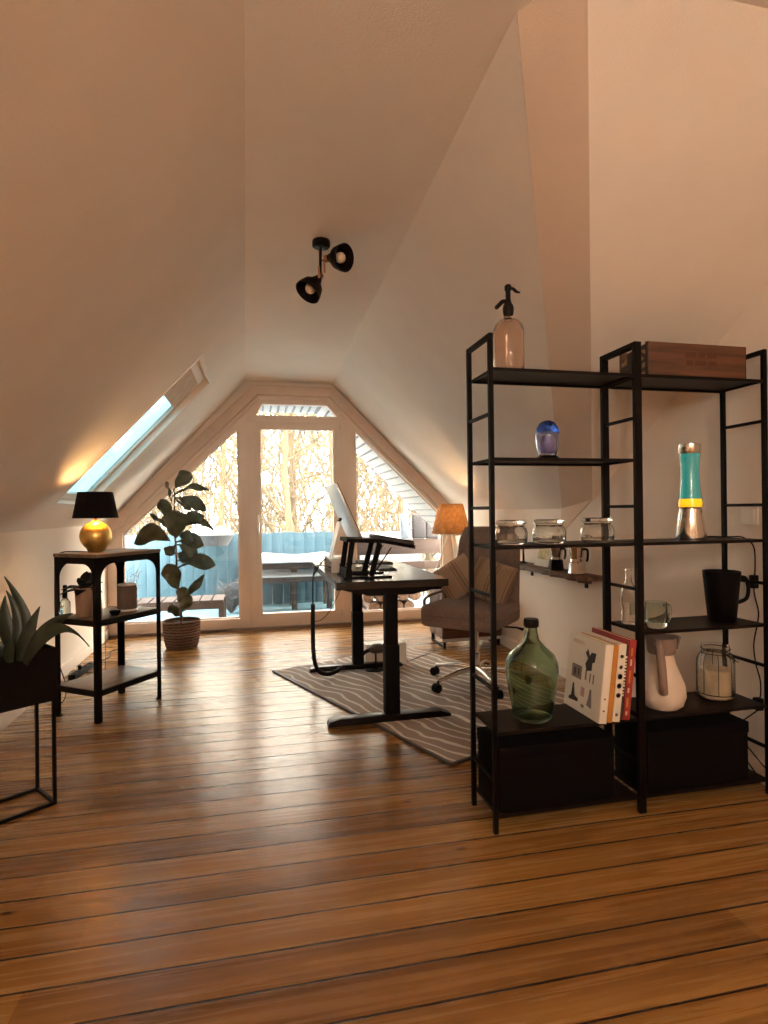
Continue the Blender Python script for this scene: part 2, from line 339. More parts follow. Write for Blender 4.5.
        br = [i * W for i in range(nu + 1)] + [nu * W + j for j in range(1, W)] + [i * W + nv for i in range(nu - 1, -1, -1)] + [j for j in range(nv - 1, 0, -1)]
        for i in range(len(br)):
            a, b = br[i], br[(i + 1) % len(br)]; fs.append((a, b, b + k, a + k))
        return s.add(top + bot, fs, smooth)
    def xf(s, M):
        s.v = [tuple(M @ Vector(v)) for v in s.v]; return s
    def build(s, name, m, parent=None, bevel=0., seg=2, sharp=38, loc=None):
        me = bpy.data.meshes.new(name); bm = bmesh.new()
        vv = [bm.verts.new(v) for v in s.v]
        for f, sm in zip(s.f, s.sm):
            try: fc = bm.faces.new([vv[i] for i in f]); fc.smooth = sm
            except ValueError: pass
        bmesh.ops.recalc_face_normals(bm, faces=bm.faces)
        if bevel:
            ed = [e for e in bm.edges if len(e.link_faces) == 2 and e.calc_face_angle(0) > .6]
            bmesh.ops.bevel(bm, geom=ed, offset=bevel, segments=seg, affect='EDGES', profile=.6, clamp_overlap=True)
            for fc in bm.faces: fc.smooth = True
        bm.to_mesh(me); bm.free()
        if bevel or any(s.sm): me.set_sharp_from_angle(angle=math.radians(sharp))
        o = bpy.data.objects.new(name, me); C.objects.link(o)
        if m: me.materials.append(m)
        if parent is not None: o.parent = parent
        if loc is not None: o.location = loc
        return o

def tag(o, label, cat, group=None, kind=None):
    o['label'] = label; o['category'] = cat
    if group: o['group'] = group
    if kind: o['kind'] = kind
    return o
def thing(name, label, cat, loc=(0, 0, 0), rz=0, group=None):
    o = bpy.data.objects.new(name, None); o.empty_display_size = .1; C.objects.link(o)
    o.location = loc; o.rotation_euler = (0, 0, rz)
    return tag(o, label, cat, group)
def struct(o): o['kind'] = 'structure'; return o
def copy_tree(o, parent=None):
    c = o.copy(); C.objects.link(c)
    if parent is not None: c.parent = parent
    for ch in list(o.children): copy_tree(ch, c)
    return c
def smoothpts(pts, k=6):
    """Catmull-Rom through pts"""
    P = [Vector(p) for p in pts]; out = []
    for i in range(len(P) - 1):
        a = P[max(i - 1, 0)]; b = P[i]; c = P[i + 1]; d = P[min(i + 2, len(P) - 1)]
        for j in range(k):
            t = j / k
            out.append(.5 * ((2 * b) + (c - a) * t + (2 * a - 5 * b + 4 * c - d) * t * t + (3 * b - a - 3 * c + d) * t ** 3))
    out.append(P[-1]); return out

# ------------------------------------------------------------------ room shell
XL, XR, YB, YG, ZC = -1.34, 2.05, -2.6, 5.78, 2.50
ZG = 2.43                                   # ceiling height at the window; it rises slightly towards the viewer
CL, CR, TL_, TR_, TZ = -.045, .75, .0, .79, 2.388      # ceiling creases; corners of the window trim
KL, KR = 1.055, 1.148                       # knee wall heights
SL = (2.46 - KL) / (CL - XL); SR = (2.46 - KR) / (XR - CR)
def Lp(X, Y): return (X, Y, KL + SL * (X - XL))
def Rp(X, Y): return (X, Y, KR + SR * (XR - X))
YE = 5.90; YM_ = 1.29
struct(MB().box(XL - .12, YB - .1, -.12, XR + .12, YE, 0).build('floor', MT['floor']))
struct(MB().prism([(XL, YB, -.1), (XL, YE, -.1), (XL, YE, KL), (XL, YB, KL)], (-.12, 0, 0)).build('wall_left', MT['wall']))
struct(MB().prism([(XR, YB, -.1), (XR, YE, -.1), (XR, YE, KR + .02), (XR, 3.56, KR + .02), (XR, YM_, ZC + .05), (XR, YB, ZC + .05)], (.12, 0, 0)).build('wall_right', MT['wall']))
struct(MB().box(XL - .1, YB - .12, -.1, XR + .1, YB, ZC + .1).build('wall_back', MT['wall']))
# left slope around the skylight opening
nL = Vector((-SL, 0, 1)).normalized() * .075
sx0, sx1, sy0, sy1 = -1.19, -.325, 3.87, 4.62
ls = MB()
for a, b, c, d in ((XL, .03, YB, sy0), (XL, .03, sy1, YE), (XL, sx0, sy0, sy1), (sx1, .03, sy0, sy1)):
    ls.prism([Lp(a, c), Lp(b, c), Lp(b, d), Lp(a, d)], nL)
struct(ls.build('ceiling_left', MT['ceil']))
YM = 1.29; XC = XR - (ZC - KR) / SR
A0 = (XC, 1.435, ZC); A1 = (XR, 3.56, KR); A2 = (XR, 3.56, .985); B0 = (.83, YM, ZC); B1 = (XR, 3.20, ZC - .68 * (3.20 - YM))
cl = MB().prism([(-.04, YB, ZC), (XR, YB, ZC), (XR, YM, ZC), B0, A0, (-.04, 1.435, ZC)], (0, 0, .1))
cl.prism([(-.12, 1.435, ZC), A0, (XC + .01, 1.46, ZC), (XC + .12, 1.62, ZC - .003), (.86, YE, ZG), (-.12, YE, ZG)], (0, 0, .1))
struct(cl.build('ceiling', MT['ceil']))
nR = Vector((SR, 0, 1)).normalized() * .1
struct(MB().prism([Rp(XC, YE), A0, A1, Rp(XR, YE)], nR).build('ceiling_right', MT['ceil']))
st = MB().sheet(lambda u, v: Vector(A0).lerp(Vector(A1), u).lerp(Vector(B0).lerp(Vector(B1), u), v), 16, 8, .006)
st.prism([A1, A2, B1], (-.010, 0, 0))
struct(st.build('ceiling_valley', MT['strip']))
nM = Vector((0, .68, 1)).normalized() * .1
struct(MB().prism([B0, (XR, YM, ZC), B1], nM).build('ceiling_front', MT['ceil']))
# skirting
struct(MB().box(XL, YB, 0, XL + .014, YG - .02, .085).build('baseboard_left', MT['skirt'], bevel=.003))
struct(MB().box(XR - .014, YB, 0, XR, YG - .02, .085).build('baseboard_right', MT['skirt'], bevel=.003))
struct(MB().box(XL, YG - .05, 0, XR, YG + .0, .022).build('baseboard_window', MT['oldwood'], bevel=.002))

# gable window front: trim, two fixed lights, door, transom
def V(x, z, y): return (x, y, z)
def poly(pts, y): return [(x, y, z) for x, z in pts]
sec_o = [(XL, 0), (XL, KL), (-.02, ZC), (.76, ZC), (XR, KR), (XR, 0)]
t1 = MB()
band = [(XL, KL), (TL_, TZ), (TR_, TZ), (XR, KR)]; bin_ = [(XL, KL - .135), (.045, TZ - .095), (.745, TZ - .095), (XR, KR - .135)]
up_ = [(XL, KL + .15), (TL_ - .1, ZC + .08), (TR_ + .1, ZC + .08), (XR, KR + .15)]
wt = MB()
for i in range(3): wt.prism(poly([band[i], band[i + 1], up_[i + 1], up_[i]], YG - .01), (0, .1, 0))
struct(wt.build('wall_window', MT['wall']))
for i in range(3):
    t1.prism(poly([band[i], band[i + 1], bin_[i + 1], bin_[i]], YG - .07), (0, .08, 0))
struct(t1.build('trim_1', MT['trimw'], bevel=.004))
t2 = MB()
bin2 = [(XL, KL - .185), (.061, TZ - .13), (.729, TZ - .13), (XR, KR - .185)]
for i in range(3):
    t2.prism(poly([bin_[i], bin_[i + 1], bin2[i + 1], bin2[i]], YG - .03), (0, .04, 0))
struct(t2.build('trim_2', MT['frame'], bevel=.003))
yf = YG - .005
def ringf(name, outer, inner, y, d, m=MT['frame'], parent=None, bevel=.006):
    return MB().ring(poly(outer, y), poly(inner, y), (0, d, 0)).build(name, m, parent, bevel=bevel)
def panef(inner, y, parent):
    return MB().prism(poly(inner, y), (0, .006, 0)).build('pane', MT['pane'], parent)
il = [(-1.205, .116), (-.147, .116), (-.147, 1.962), (-1.205, .965)]
w1 = struct(ringf('window_1', [(XL, .02), (-.055, .02), (-.055, 2.32), (XL, .99)], il, yf, .075)); panef(il, yf + .05, w1)
lip = [(x + (.012 if x < -1 else -.012), z + (.012 if z < .5 else -.016)) for x, z in il]
ringf('glazing_bead', il, lip, yf + .03, .02, MT['frame'], w1, .002)
ir = [(1.009, .116), (1.93, .116), (1.93, 1.098), (1.009, 1.962)]
w2 = struct(ringf('window_2', [(.92, .02), (XR, .02), (XR, 1.07), (.92, 2.20)], ir, yf, .075)); panef(ir, yf + .05, w2)
lip = [(x + (.012 if x < 1.5 else -.012), z + (.012 if z < .5 else -.016)) for x, z in ir]
ringf('glazing_bead', ir, lip, yf + .03, .02, MT['frame'], w2, .002)
it = [(.03, 2.104), (.828, 2.104), (.722, 2.214), (.086, 2.214)]
w3 = struct(ringf('window_3', [(-.06, 2.04), (.925, 2.04), (.90, 2.29), (-.06, 2.36)], it, yf, .075)); panef(it, yf + .05, w3)
idr = [(.068, .153), (.78, .153), (.78, 1.962), (.068, 1.962)]
d1 = struct(ringf('door_1', [(-.06, .02), (.925, .02), (.925, 2.045), (-.06, 2.045)], [(.034, .08), (.85, .08), (.85, 2.01), (.034, 2.01)], yf, .075))
ringf('sash', [(.016, .06), (.868, .06), (.868, 2.028), (.016, 2.028)], idr, yf - .012, .06, MT['frame'], d1)
panef(idr, yf + .03, d1)
h = MB().box(.028, yf - .02, .98, .052, yf - .01, 1.12).tube([(.04, yf - .02, 1.05), (.04, yf - .055, 1.05), (.04, yf - .06, 1.045), (.04, yf - .06, .94)], .008)
h.build('door_handle', MT['alu'], d1)
MB().box(.846, yf - .022, 1.98, .858, yf - .01, 2.02).build('hinge', MT['trimw'], d1, bevel=.002)
MB().box(.846, yf - .022, .1, .858, yf - .01, .16).build('hinge', MT['trimw'], d1, bevel=.002)
# skylight in the left slope
def Lo(X, Y, d): return tuple(Vector(Lp(X, Y)) + Vector((-SL, 0, 1)).normalized() * d)
so = [(sx0, sy0), (sx1, sy0), (sx1, sy1), (sx0, sy1)]
si = [(sx0 + .035, sy0 + .035), (sx1 - .05, sy0 + .035), (sx1 - .05, sy1 - .035), (sx0 + .035, sy1 - .035)]
up = Vector((-SL, 0, 1)).normalized()
w4 = struct(MB().ring([Lo(x, y, .045) for x, y in so], [Lo(x, y, .045) for x, y in si], up * .05).build('window_4', MT['skirt'], bevel=.004))
MB().prism([Lo(x, y, .062) for x, y in si], up * .006).build('pane', MT['pane2'], w4)
MB().prism([Lo(x, y, .072) for x, y in si], up * .02).build('sky_tint_layer', MT['skytint'], w4)  # added translucent sheet, its colour stands in for pale blue sky
xm = -.55
MB().prism([Lo(x, y, .05) for x, y in ((xm, sy0 + .035), (sx1 - .05, sy0 + .035), (sx1 - .05, sy1 - .035), (xm, sy1 - .035))], up * .004).build('roller_blind', MT['blind'], w4)
eg = MB()
for (a, b) in (((sx0, sy0), (sx1, sy0)), ((sx1, sy0), (sx1, sy1)), ((sx1, sy1), (sx0, sy1)), ((sx0, sy1), (sx0, sy0))):
    eg.bar(Lo(*a, -.001), Lo(*b, -.001), .014, .006, up)
eg.build('edge_bead', MT['skirt'], w4)
tag(MB().lathe([(0, -.006), (.03, -.006), (.034, 0), (.03, .008), (.018, .012), (0, .012)], 20, Lp(-.516, 5.42), Matrix.Rotation(math.radians(135), 3, 'Y'), sx=1., sy=.6).build('ceiling_hook', MT['skirt']),
    'small oval white fitting on the left slope beside the window trim', 'hook')

# ------------------------------------------------------------------ outdoors
def outdoors():
    struct(MB().box(-3.6, YE, -.24, 4.6, 8.0, -.10).build('trim_3', MT['deck']))['label'] = 'snow dusted balcony deck'
    g = MB().box(-60, 9, -5.2, 60, 90, -5.0).build('floor_garden', MT['snow']); struct(g)
    # blue board fence
    f = thing('board_fence', 'blue painted vertical board fence along the balcony edge', 'fence', (0, 7.92, -.1))
    x = -3.4; i = 0
    while x < 1.35:
        MB().box(x, -.012, .0, x + .1435, .012, .965 + .006 * ((i * 7) % 3)).build('board', MT['fence'], f, bevel=.003); x += .145; i += 1
    for z in (.2, .78): MB().box(-3.4, .012, z, 1.35, .05, z + .07).build('rail', MT['fence'], f)
    # pale sheet screen beside the boards (lets light through)
    s = thing('balcony_screen', 'pale frosted balcony screen right of the blue fence', 'screen', (1.75, 7.92, -.1))
    MB().box(-.38, -.008, .05, .55, .008, .95).build('panel', MT['soffit'], s, bevel=.002); MB().box(-.40, -.02, 0, -.37, .02, .97).build('post', MT['soffit'], s); MB().box(.55, -.02, 0, .58, .02, .97).build('post', MT['soffit'], s)
    # wooden bench in front of the right light
    b = thing('garden_bench', 'brown wooden garden bench behind the right window', 'bench', (2.1, 7.3, -.1))
    MB().box(-.85, .2, .66, 1.2, .235, .86).build('back_board', MT['bench'], b, bevel=.006); MB().box(-.85, .2, .45, 1.2, .235, .56).build('back_board', MT['bench'], b, bevel=.006)
    for y in (-.22, -.08, .06): MB().box(-.85, y, .40, 1.2, y + .12, .43).build('seat_slat', MT['bench'], b, bevel=.004)
    for x in (-.8, 1.1):
        MB().box(x, -.2, 0, x + .06, -.14, .40).build('leg', MT['bench'], b); MB().box(x, .235, 0, x + .06, .295, .86).build('leg', MT['bench'], b)
    for i, (x, m, nm) in enumerate(((-.27, 'cushionl', 'pale blue outdoor cushion standing on the garden bench back'), (.0, 'cushion', 'dark grey outdoor cushion in the middle of the bench back'), (.26, 'cushion', 'dark grey outdoor cushion at the right on the bench back'))):
        t = MB().box(-.095 if i else -.06, -.035, -.17, .095 if i else .06, .035, .17)
        o = t.build('seat_cushion', MT[m], bevel=.03, seg=4, sharp=80, loc=(2.17 + x * .75, 7.50, .76 + .175)); o.rotation_euler = (0, .07 * (i - 1), 0); tag(o, nm, 'cushion', 'outdoor cushions on the bench')
    # low table with slatted top behind the left light
    t = thing('slatted_table', 'low reddish slatted garden table behind the potted fig', 'table', (-.95, 6.75, -.1))
    for i in range(9): MB().box(-.55 + i * .13, -.22, .27, -.55 + i * .13 + .115, .22, .295).build('slat', MT['bench'], t, bevel=.003)
    MB().box(-.55, -.22, .20, .615, -.19, .27).build('apron', MT['bench'], t); MB().box(-.55, .19, .20, .615, .22, .27).build('apron', MT['bench'], t)
    for x in (-.53, .555):
        for y in (-.21, .15): MB().box(x, y, 0, x + .06, y + .06, .27).build('leg', MT['bench'], t)
    # snowy pallet bench in front of the door
    p = thing('pallet_seat', 'dark pallet stack under snow outside the balcony door', 'pallet', (.4, 7.35, -.1))
    for z in (.36, .53): MB().box(-.45, -.02, z, .62, .02, z + .065).build('board', MT['greyw'], p, bevel=.004); MB().box(-.45, .48, z, .62, .52, z + .065).build('board', MT['greyw'], p, bevel=.004)
    for x in (-.42, .05, .5):
        for y in (.04, .4): MB().box(x, y, 0, x + .07, y + .08, .60).build('block', MT['greyw'], p, bevel=.004)
    def top(z0, zt, x0, x1, sd):
        rr = random.Random(sd); ph = rr.random() * 6
        def fn(u, v):
            X = x0 + (x1 - x0) * u; Y = -.06 + .62 * v; e = min(u, 1 - u, v, 1 - v) * 8; e = min(1, e)
            return (X, Y, z0 + (zt - z0) * math.sqrt(e) * (.8 + .2 * math.sin(u * 7 + ph)))
        return MB().sheet(fn, 16, 6, .02)
    top(.615, .70, -.47, .64, 1).build('snow_cap', MT['snow'], p)
    top(.44, .475, -.44, .61, 2).build('snow_cap', MT['snow'], p)
    # snow-filled basket on the fence rail
    bk = thing('fence_basket', 'snow filled planter basket hung on the blue fence', 'planter', (-.55, 7.75, .72))
    MB().lathe([(0, 0), (.16, 0), (.22, .13), (.23, .14), (.21, .14), (.15, .02), (0, .02)], 20, sx=1.3, sy=.6).build('basket', MT['soffitj'], bk)
    MB().lathe([(.21, .12), (.20, .19), (.12, .24), (0, .26)], 20, sx=1.3, sy=.6).build('snow_cap', MT['snow'], bk)
    MB().box(-.05, .12, .1, .05, .158, .15).build('hook', MT['soffitj'], bk)
    # frosted shrub left
    def shrub(x, y, h, sd, lab):
        rr = random.Random(sd); m = MB()
        for _ in range(70):
            a = rr.random() * 2 * PI; l = h * (.5 + .5 * rr.random()); q = Vector((math.cos(a) * .3 * rr.random(), math.sin(a) * .25 * rr.random(), l))
            mid = q * .5 + Vector((rr.uniform(-.05, .05), rr.uniform(-.05, .05), 0)); m.tube([(0, 0, 0), mid, q], [.006, .004, .002], 4)
            for _ in range(3):
                s0 = mid.lerp(q, rr.random()); m.tube([s0, s0 + Vector((rr.uniform(-.12, .12), rr.uniform(-.1, .1), rr.uniform(0, .1)))], [.004, .0015], 4)
        tag(m.build('frosted_shrub', MT['soffitj'], loc=(x, y, -.1)), lab, 'shrub', 'frosted shrubs on the balcony')
    shrub(-1.55, 7.2, .75, 3, 'frosted bare shrub seen behind the side table'); shrub(-.30, 7.4, .42, 5, 'small frosted shrub low in the left window by the table leg')
    # firewood stack under the right light
    k = 0
    for row in range(4):
        for c in range(5 - row % 2):
            r = .058 + .012 * random.random()
            o = MB().lathe([(0, 0), (r, 0), (r * 1.03, .02), (r, .34), (0, .34)], 12, M=Matrix.Rotation(-PI / 2, 3, 'X'), sy=.92).build('firewood_log', MT['driftw'], loc=(1.22 + c * .135 + (row % 2) * .065, 6.25, -.1 + .062 + row * .116))
            tag(o, 'split firewood log in the stack outside below the right window', 'log', 'firewood logs stacked outside')
    # eaves: boarded roof overhang that follows both slopes outside the glass
    rf = MB()
    for a, b in (((XL - .7, KL - .72), (-.02, TZ)), ((-.02, TZ), (.76, TZ)), ((.76, TZ), (XR + .7, KR - .69))):
        rf.prism([(a[0], YE, a[1] - .02), (b[0], YE, b[1] - .02), (b[0], YE + 1.25, b[1] - .02), (a[0], YE + 1.25, a[1] - .02)], (0, 0, .12))
    struct(rf.build('ceiling_eaves', MT['soffit']))
    jt = MB()
    for i in range(26):
        u = i / 26; x = .76 + (XR + .7 - .76) * u; z = TZ - .02 - .986 * (x - .76); jt.bar((x, YE + .0, z - .006), (x, YE + 1.25, z - .006), .022, .012)
        x2 = -.02 - (-.02 - XL + .7) * u; z2 = TZ - .02 - 1.034 * (-.02 - x2); jt.bar((x2, YE, z2 - .006), (x2, YE + 1.25, z2 - .006), .022, .012)
    for i in range(9): jt.bar((.02 + i * .09, YE, TZ - .026), (.02 + i * .09, YE + 1.25, TZ - .026), .02, .012)
    struct(jt.build('trim_4', MT['soffitj']))
    # winter wood: separate bare trees
    def tree(x, y, h, sd, lab, r0):
        rr = random.Random(sd); m = MB()
        pts = [Vector((0, 0, 0))]; 
        for i in range(8): pts.append(pts[-1] + Vector((rr.uniform(-.12, .12), rr.uniform(-.1, .1), h / 8)))
        m.tube(pts, [r0 * (1 - .85 * i / 8) for i in range(9)], 7)
        def branch(p, d, l, r, lev):
            q = p; P = [p]; 
            for i in range(3):
                d = (d + Vector((rr.uniform(-.35, .35), rr.uniform(-.35, .35), rr.uniform(-.1, .3)))).normalized(); q = q + d * l / 3; P.append(q)
            m.tube(P, [r, r * .75, r * .5, r * .25], 4 if lev else 5, cap=False)
            if lev < 2:
                for i in range(5 if lev == 0 else 4):
                    t = rr.random() * .8 + .2; s0 = P[min(2, int(t * 3))].lerp(P[min(3, int(t * 3) + 1)], t * 3 % 1)
                    dd = Vector((rr.uniform(-1, 1), rr.uniform(-1, 1), rr.uniform(-.4, .9))).normalized(); branch(s0, (d * .5 + dd).normalized(), l * .55, r * .5, lev + 1)
        for i in range(22):
            t = .25 + .75 * (i + rr.random()) / 22; k = min(7, int(t * 8)); p = pts[k].lerp(pts[k + 1], t * 8 - k if k < 8 else 0)
            a = rr.random() * 2 * PI; branch(p, Vector((math.cos(a), math.sin(a) * .7, rr.uniform(0, .8))).normalized(), h * .22 * (1.25 - t), r0 * .34 * (1.15 - t), 0)
        tag(m.build('bare_tree', MT['bark'] if sd % 2 else MT['twig'], loc=(x, y, -5)), lab, 'tree', 'bare trees in the winter wood')
    spots = [(-6.5, 15), (-4.6, 18), (-3.2, 13.5), (-2.2, 17), (-1.1, 14), (-.2, 19), (.55, 13), (1.2, 16.5), (1.9, 13.8), (2.9, 17.5), (3.7, 14.2), (5.0, 16), (6.4, 14.5), (8.2, 17), (-3.8, 23), (0.3, 24), (3.2, 23), (6.5, 22)]
    for i, (x, y) in enumerate(spots):
        tree(x, y, 10.5 + (i * 37 % 10) * .35, 11 + i, 'tall bare sunlit tree in the winter wood beyond the balcony', .11 + .02 * (i % 4))
    # tangled undergrowth behind the fence
    m = MB(); rr = random.Random(5)
    for _ in range(5200):
        y = rr.uniform(13, 28); x = rr.uniform(-.52, .58) * y + .3; z = -5 + 13.5 * rr.random() ** 1.15; l = rr.uniform(.5, 1.9); d = Vector((rr.uniform(-1, 1), rr.uniform(-1, 1), rr.uniform(-.3, 1.2))).normalized()
        p = Vector((x, y, z)); k = .7 + .9 * rr.random(); a = p + d * l * .33 + Vector((rr.uniform(-.15, .15), 0, rr.uniform(-.1, .1))); b = p + d * l * .7 + Vector((rr.uniform(-.25, .25), 0, rr.uniform(-.1, .2)))
        m.tube([p, a, b, p + d * l], [.018 * k, .014 * k, .010 * k, .004], 3, cap=False)
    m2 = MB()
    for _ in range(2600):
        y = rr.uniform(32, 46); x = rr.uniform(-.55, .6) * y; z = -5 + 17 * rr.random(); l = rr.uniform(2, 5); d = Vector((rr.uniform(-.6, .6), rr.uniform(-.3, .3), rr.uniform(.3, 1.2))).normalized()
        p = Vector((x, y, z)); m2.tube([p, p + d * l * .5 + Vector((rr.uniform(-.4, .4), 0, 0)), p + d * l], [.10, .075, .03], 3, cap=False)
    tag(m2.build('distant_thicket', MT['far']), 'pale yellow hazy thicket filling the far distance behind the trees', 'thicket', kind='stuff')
    tag(m.build('undergrowth', MT['twig']), 'tangle of pale bare twigs between the trees outside', 'undergrowth', kind='stuff')
outdoors()

# ------------------------------------------------------------------ rug
r0 = Vector((.117, 4.209, 0)); e1 = Vector((.735, -1.755, 0)).normalized(); e2 = Vector((-e1.y, e1.x, 0))
rug = thing('area_rug', 'grey rug with white wavy lines under desk and chair', 'rug', r0, math.atan2(e1.y, e1.x))
MB().box(0, 0, .0, 1.90, 1.24, .009).build('pile', MT['rug'], rug, bevel=.003)
MB().box(-.004, -.006, .0, 1.904, .008, .011).build('binding', MT['darkcov'], rug); MB().box(1.892, 0, .0, 1.905, 1.24, .011).build('binding', MT['darkcov'], rug)
RZ = .009

# ------------------------------------------------------------------ shelving unit
SU = thing('shelving_unit', 'tall black steel open shelving unit dividing the room at right', 'shelf', (0, 0, 0))
YFp, YBp = 1.905, 2.112
PX = ((.822, .017), (1.413, .030), (1.990, .017)); HS = 1.775
for X, w in PX:
    for y in (YFp, YBp): MB().box(X - w / 2, y - .009, 0, X + w / 2, y + .009, HS).build('post', MT['black'], SU, bevel=.0015, seg=1)
    MB().box(X - w / 2, YFp + .009, HS - .018, X + w / 2, YBp - .009, HS).build('top_bar', MT['black'], SU, bevel=.0015, seg=1)
    for z in (1.49, 1.155, .84, .51, .185):
        MB().box(X - .006, YFp + .009, z - .006, X + .006, YBp - .009, z + .006).build('rung', MT['black'], SU, bevel=.001, seg=1)
def board(x0, x1, z, nm='shelf_board'):
    b = MB().box(x0, YFp - .004, z - .003, x1, YBp + .004, z)
    b.box(x0, YFp - .004, z - .012, x1, YFp, z - .003).box(x0, YBp, z - .012, x1, YBp + .004, z - .003)
    b.box(x0, YFp, z - .012, x0 + .004, YBp, z - .003).box(x1 - .004, YFp, z - .012, x1, YBp, z - .003)
    b.build(nm, MT['sheet'], SU)
LX = (.822 + .0087, 1.413 - .0152); RX = (1.413 + .0152, 1.990 - .0087)
ZS = dict(a=1.654, b=1.334, c=1.018, d=.681, e=.358, f=.065)
for z in (ZS['a'], ZS['b'], ZS['c'], ZS['e'], ZS['f']): board(LX[0], LX[1], z)
for z in (ZS['a'], ZS['c'], ZS['d'], ZS['e'], ZS['f']): board(RX[0], RX[1], z)

# storage boxes
def storage_box(x0, x1, z0, z1, lab):
    t = thing('storage_box', lab, 'box', ((x0 + x1) / 2, 2.02, z0), group='black storage boxes')
    w = (x1 - x0) / 2
    MB().box(-w, -.105, 0, w, .105, z1 - z0 - .045).build('box_body', MT['boxb'], t, bevel=.003)
    MB().box(-w - .003, -.108, z1 - z0 - .045, w + .003, .108, z1 - z0).build('lid', MT['boxb'], t, bevel=.004)
storage_box(.845, 1.305, ZS['f'], .295, 'black storage box on the bottom shelf below the green demijohn')
storage_box(1.45, 1.905, ZS['f'], .295, 'black storage box on the bottom shelf below the white jug')

# soda siphon
t = thing('soda_siphon', 'pink glass soda siphon with dark metal spout on top shelf', 'siphon', (.94, 2.005, ZS['a']))
MB().lathe([(0, .003), (.048, 0), (.056, .012), (.058, .03), (.058, .165), (.052, .185), (.036, .203), (.018, .212), (.014, .232), (.010, .232), (.013, .208), (.032, .198), (.048, .18), (.0535, .16), (.0535, .03), (.048, .014), (0, .012)], 36).build('glass_bottle', MT['gpink'], t)
MB().lathe([(0, .222), (.017, .222), (.020, .232), (.021, .25), (.018, .262), (.012, .272), (.0095, .285), (.0095, .315), (.013, .320), (.013, .334), (.008, .340), (0, .341)], 24).build('metal_head', MT['sheet'], t)
MB().tube(smoothpts([(-.005, 0, .275), (-.022, 0, .275), (-.036, 0, .262), (-.05, 0, .248)], 4), [.008] * 12 + [.0065], 10).build('spout', MT['sheet'], t)
MB().tube(smoothpts([(.006, 0, .327), (.02, 0, .326), (.034, 0, .316), (.048, 0, .314)], 4), [.006] * 9 + [.004] * 3 + [.003], 8).build('lever', MT['sheet'], t)

# blue glass vase
t = thing('glass_vase', 'small egg shaped cobalt blue glass vase on second shelf', 'vase', (1.098, 2.01, ZS['b']))
MB().lathe([(0, 0), (.044, 0), (.046, .006), (.040, .014), (.034, .018), (0, .018)], 32).build('foot', MT['gblue'], t)
MB().lathe([(0, .0185), (.033, .0185), (.042, .05), (.0465, .085), (.045, .105), (.0415, .105), (.043, .085), (.038, .05), (.028, .024), (0, .024)], 32).build('bowl', MT['gviol'], t)
MB().lathe([(0, .106), (.044, .106), (.041, .124), (.030, .143), (.014, .152), (0, .154)], 32).build('dome', MT['gblue'], t)
MB().lathe([(0, .026), (.022, .028), (.030, .05), (.030, .07), (.018, .095), (0, .1)], 24).build('core', MT['gviol2'], t)

# preserving jars
def jar(x, r, h, lab, first=[None]):
    s = (r / .063, h / .092)
    t = thing('preserving_jar', lab, 'jar', (x, 2.0, ZS['c']), group='preserving jars on the middle shelf')
    P = lambda L: [(a * s[0], b * s[1]) for a, b in L]
    MB().lathe(P([(0, .002), (.052, 0), (.060, .006), (.063, .02), (.063, .045), (.058, .06), (.050, .066), (.052, .074), (.049, .074), (.047, .066), (.055, .058), (.060, .045), (.060, .02), (.056, .009), (0, .007)]), 36).build('glass_bowl', MT['gclear'], t)
    MB().lathe(P([(0, .076), (.057, .076), (.059, .080), (.058, .088), (.05, .091), (0, .092)]), 36).build('lid', MT['gclear'], t)
    MB().lathe(P([(.050, .0735), (.056, .0735), (.056, .0765), (.050, .0765)] + [(.050, .0735)]), 36).build('rubber_seal', MT['label'], t)
    MB().tube([(.050 * s[0] * math.cos(a), .050 * s[0] * math.sin(a), .068 * s[1]) for a in [i * PI / 8 for i in range(17)]], .0012, 5).build('wire_clip', MT['steel'], t)
    MB().tube([(.055 * s[0], .012, .07 * s[1]), (.068 * s[0], .012, .055 * s[1]), (.068 * s[0], .0, .03 * s[1])], .0015, 5).build('wire_clip', MT['steel'], t)
jar(.938, .061, .092, 'clear glass jar with flat lid nearest the left shelf post')
jar(1.095, .063, .092, 'clear glass jar with flat lid between the other two jars')
jar(1.300, .063, .096, 'taller clear glass jar with flat lid beside the middle post')

# lava lamp
t = thing('lava_lamp', 'lit lava lamp with teal liquid and yellow wax on steel base', 'lava lamp', (1.727, 2.005, ZS['c']))
MB().lathe([(0, 0), (.058, 0), (.060, .006), (.042, .125), (.045, .129), (.043, .132), (0, .132)], 36).build('base', MT['steel'], t)
MB().lathe([(0, .1325), (.0425, .1325), (.0445, .142), (.043, .158), (.034, .170), (0, .174)], 36).build('wax', MT['wax'], t)
MB().lathe([(0, .176), (.0405, .165), (.0365, .20), (.0335, .255), (.0345, .31), (.038, .346), (0, .346)], 36).build('liquid', MT['teal'], t)
MB().lathe([(.046, .133), (.0465, .142), (.0445, .165), (.0385, .205), (.0355, .255), (.0365, .31), (.040, .347), (.039, .347), (.0355, .31), (.0345, .255), (.0375, .205), (.0435, .165), (.0455, .142), (.045, .133), (.046, .133)], 36).build('glass_bottle', MT['gclear'], t)
MB().lathe([(0, .348), (.040, .348), (.0425, .352), (.042, .386), (.039, .388), (0, .388)], 36).build('cap', MT['steel'], t)

LAVA = t
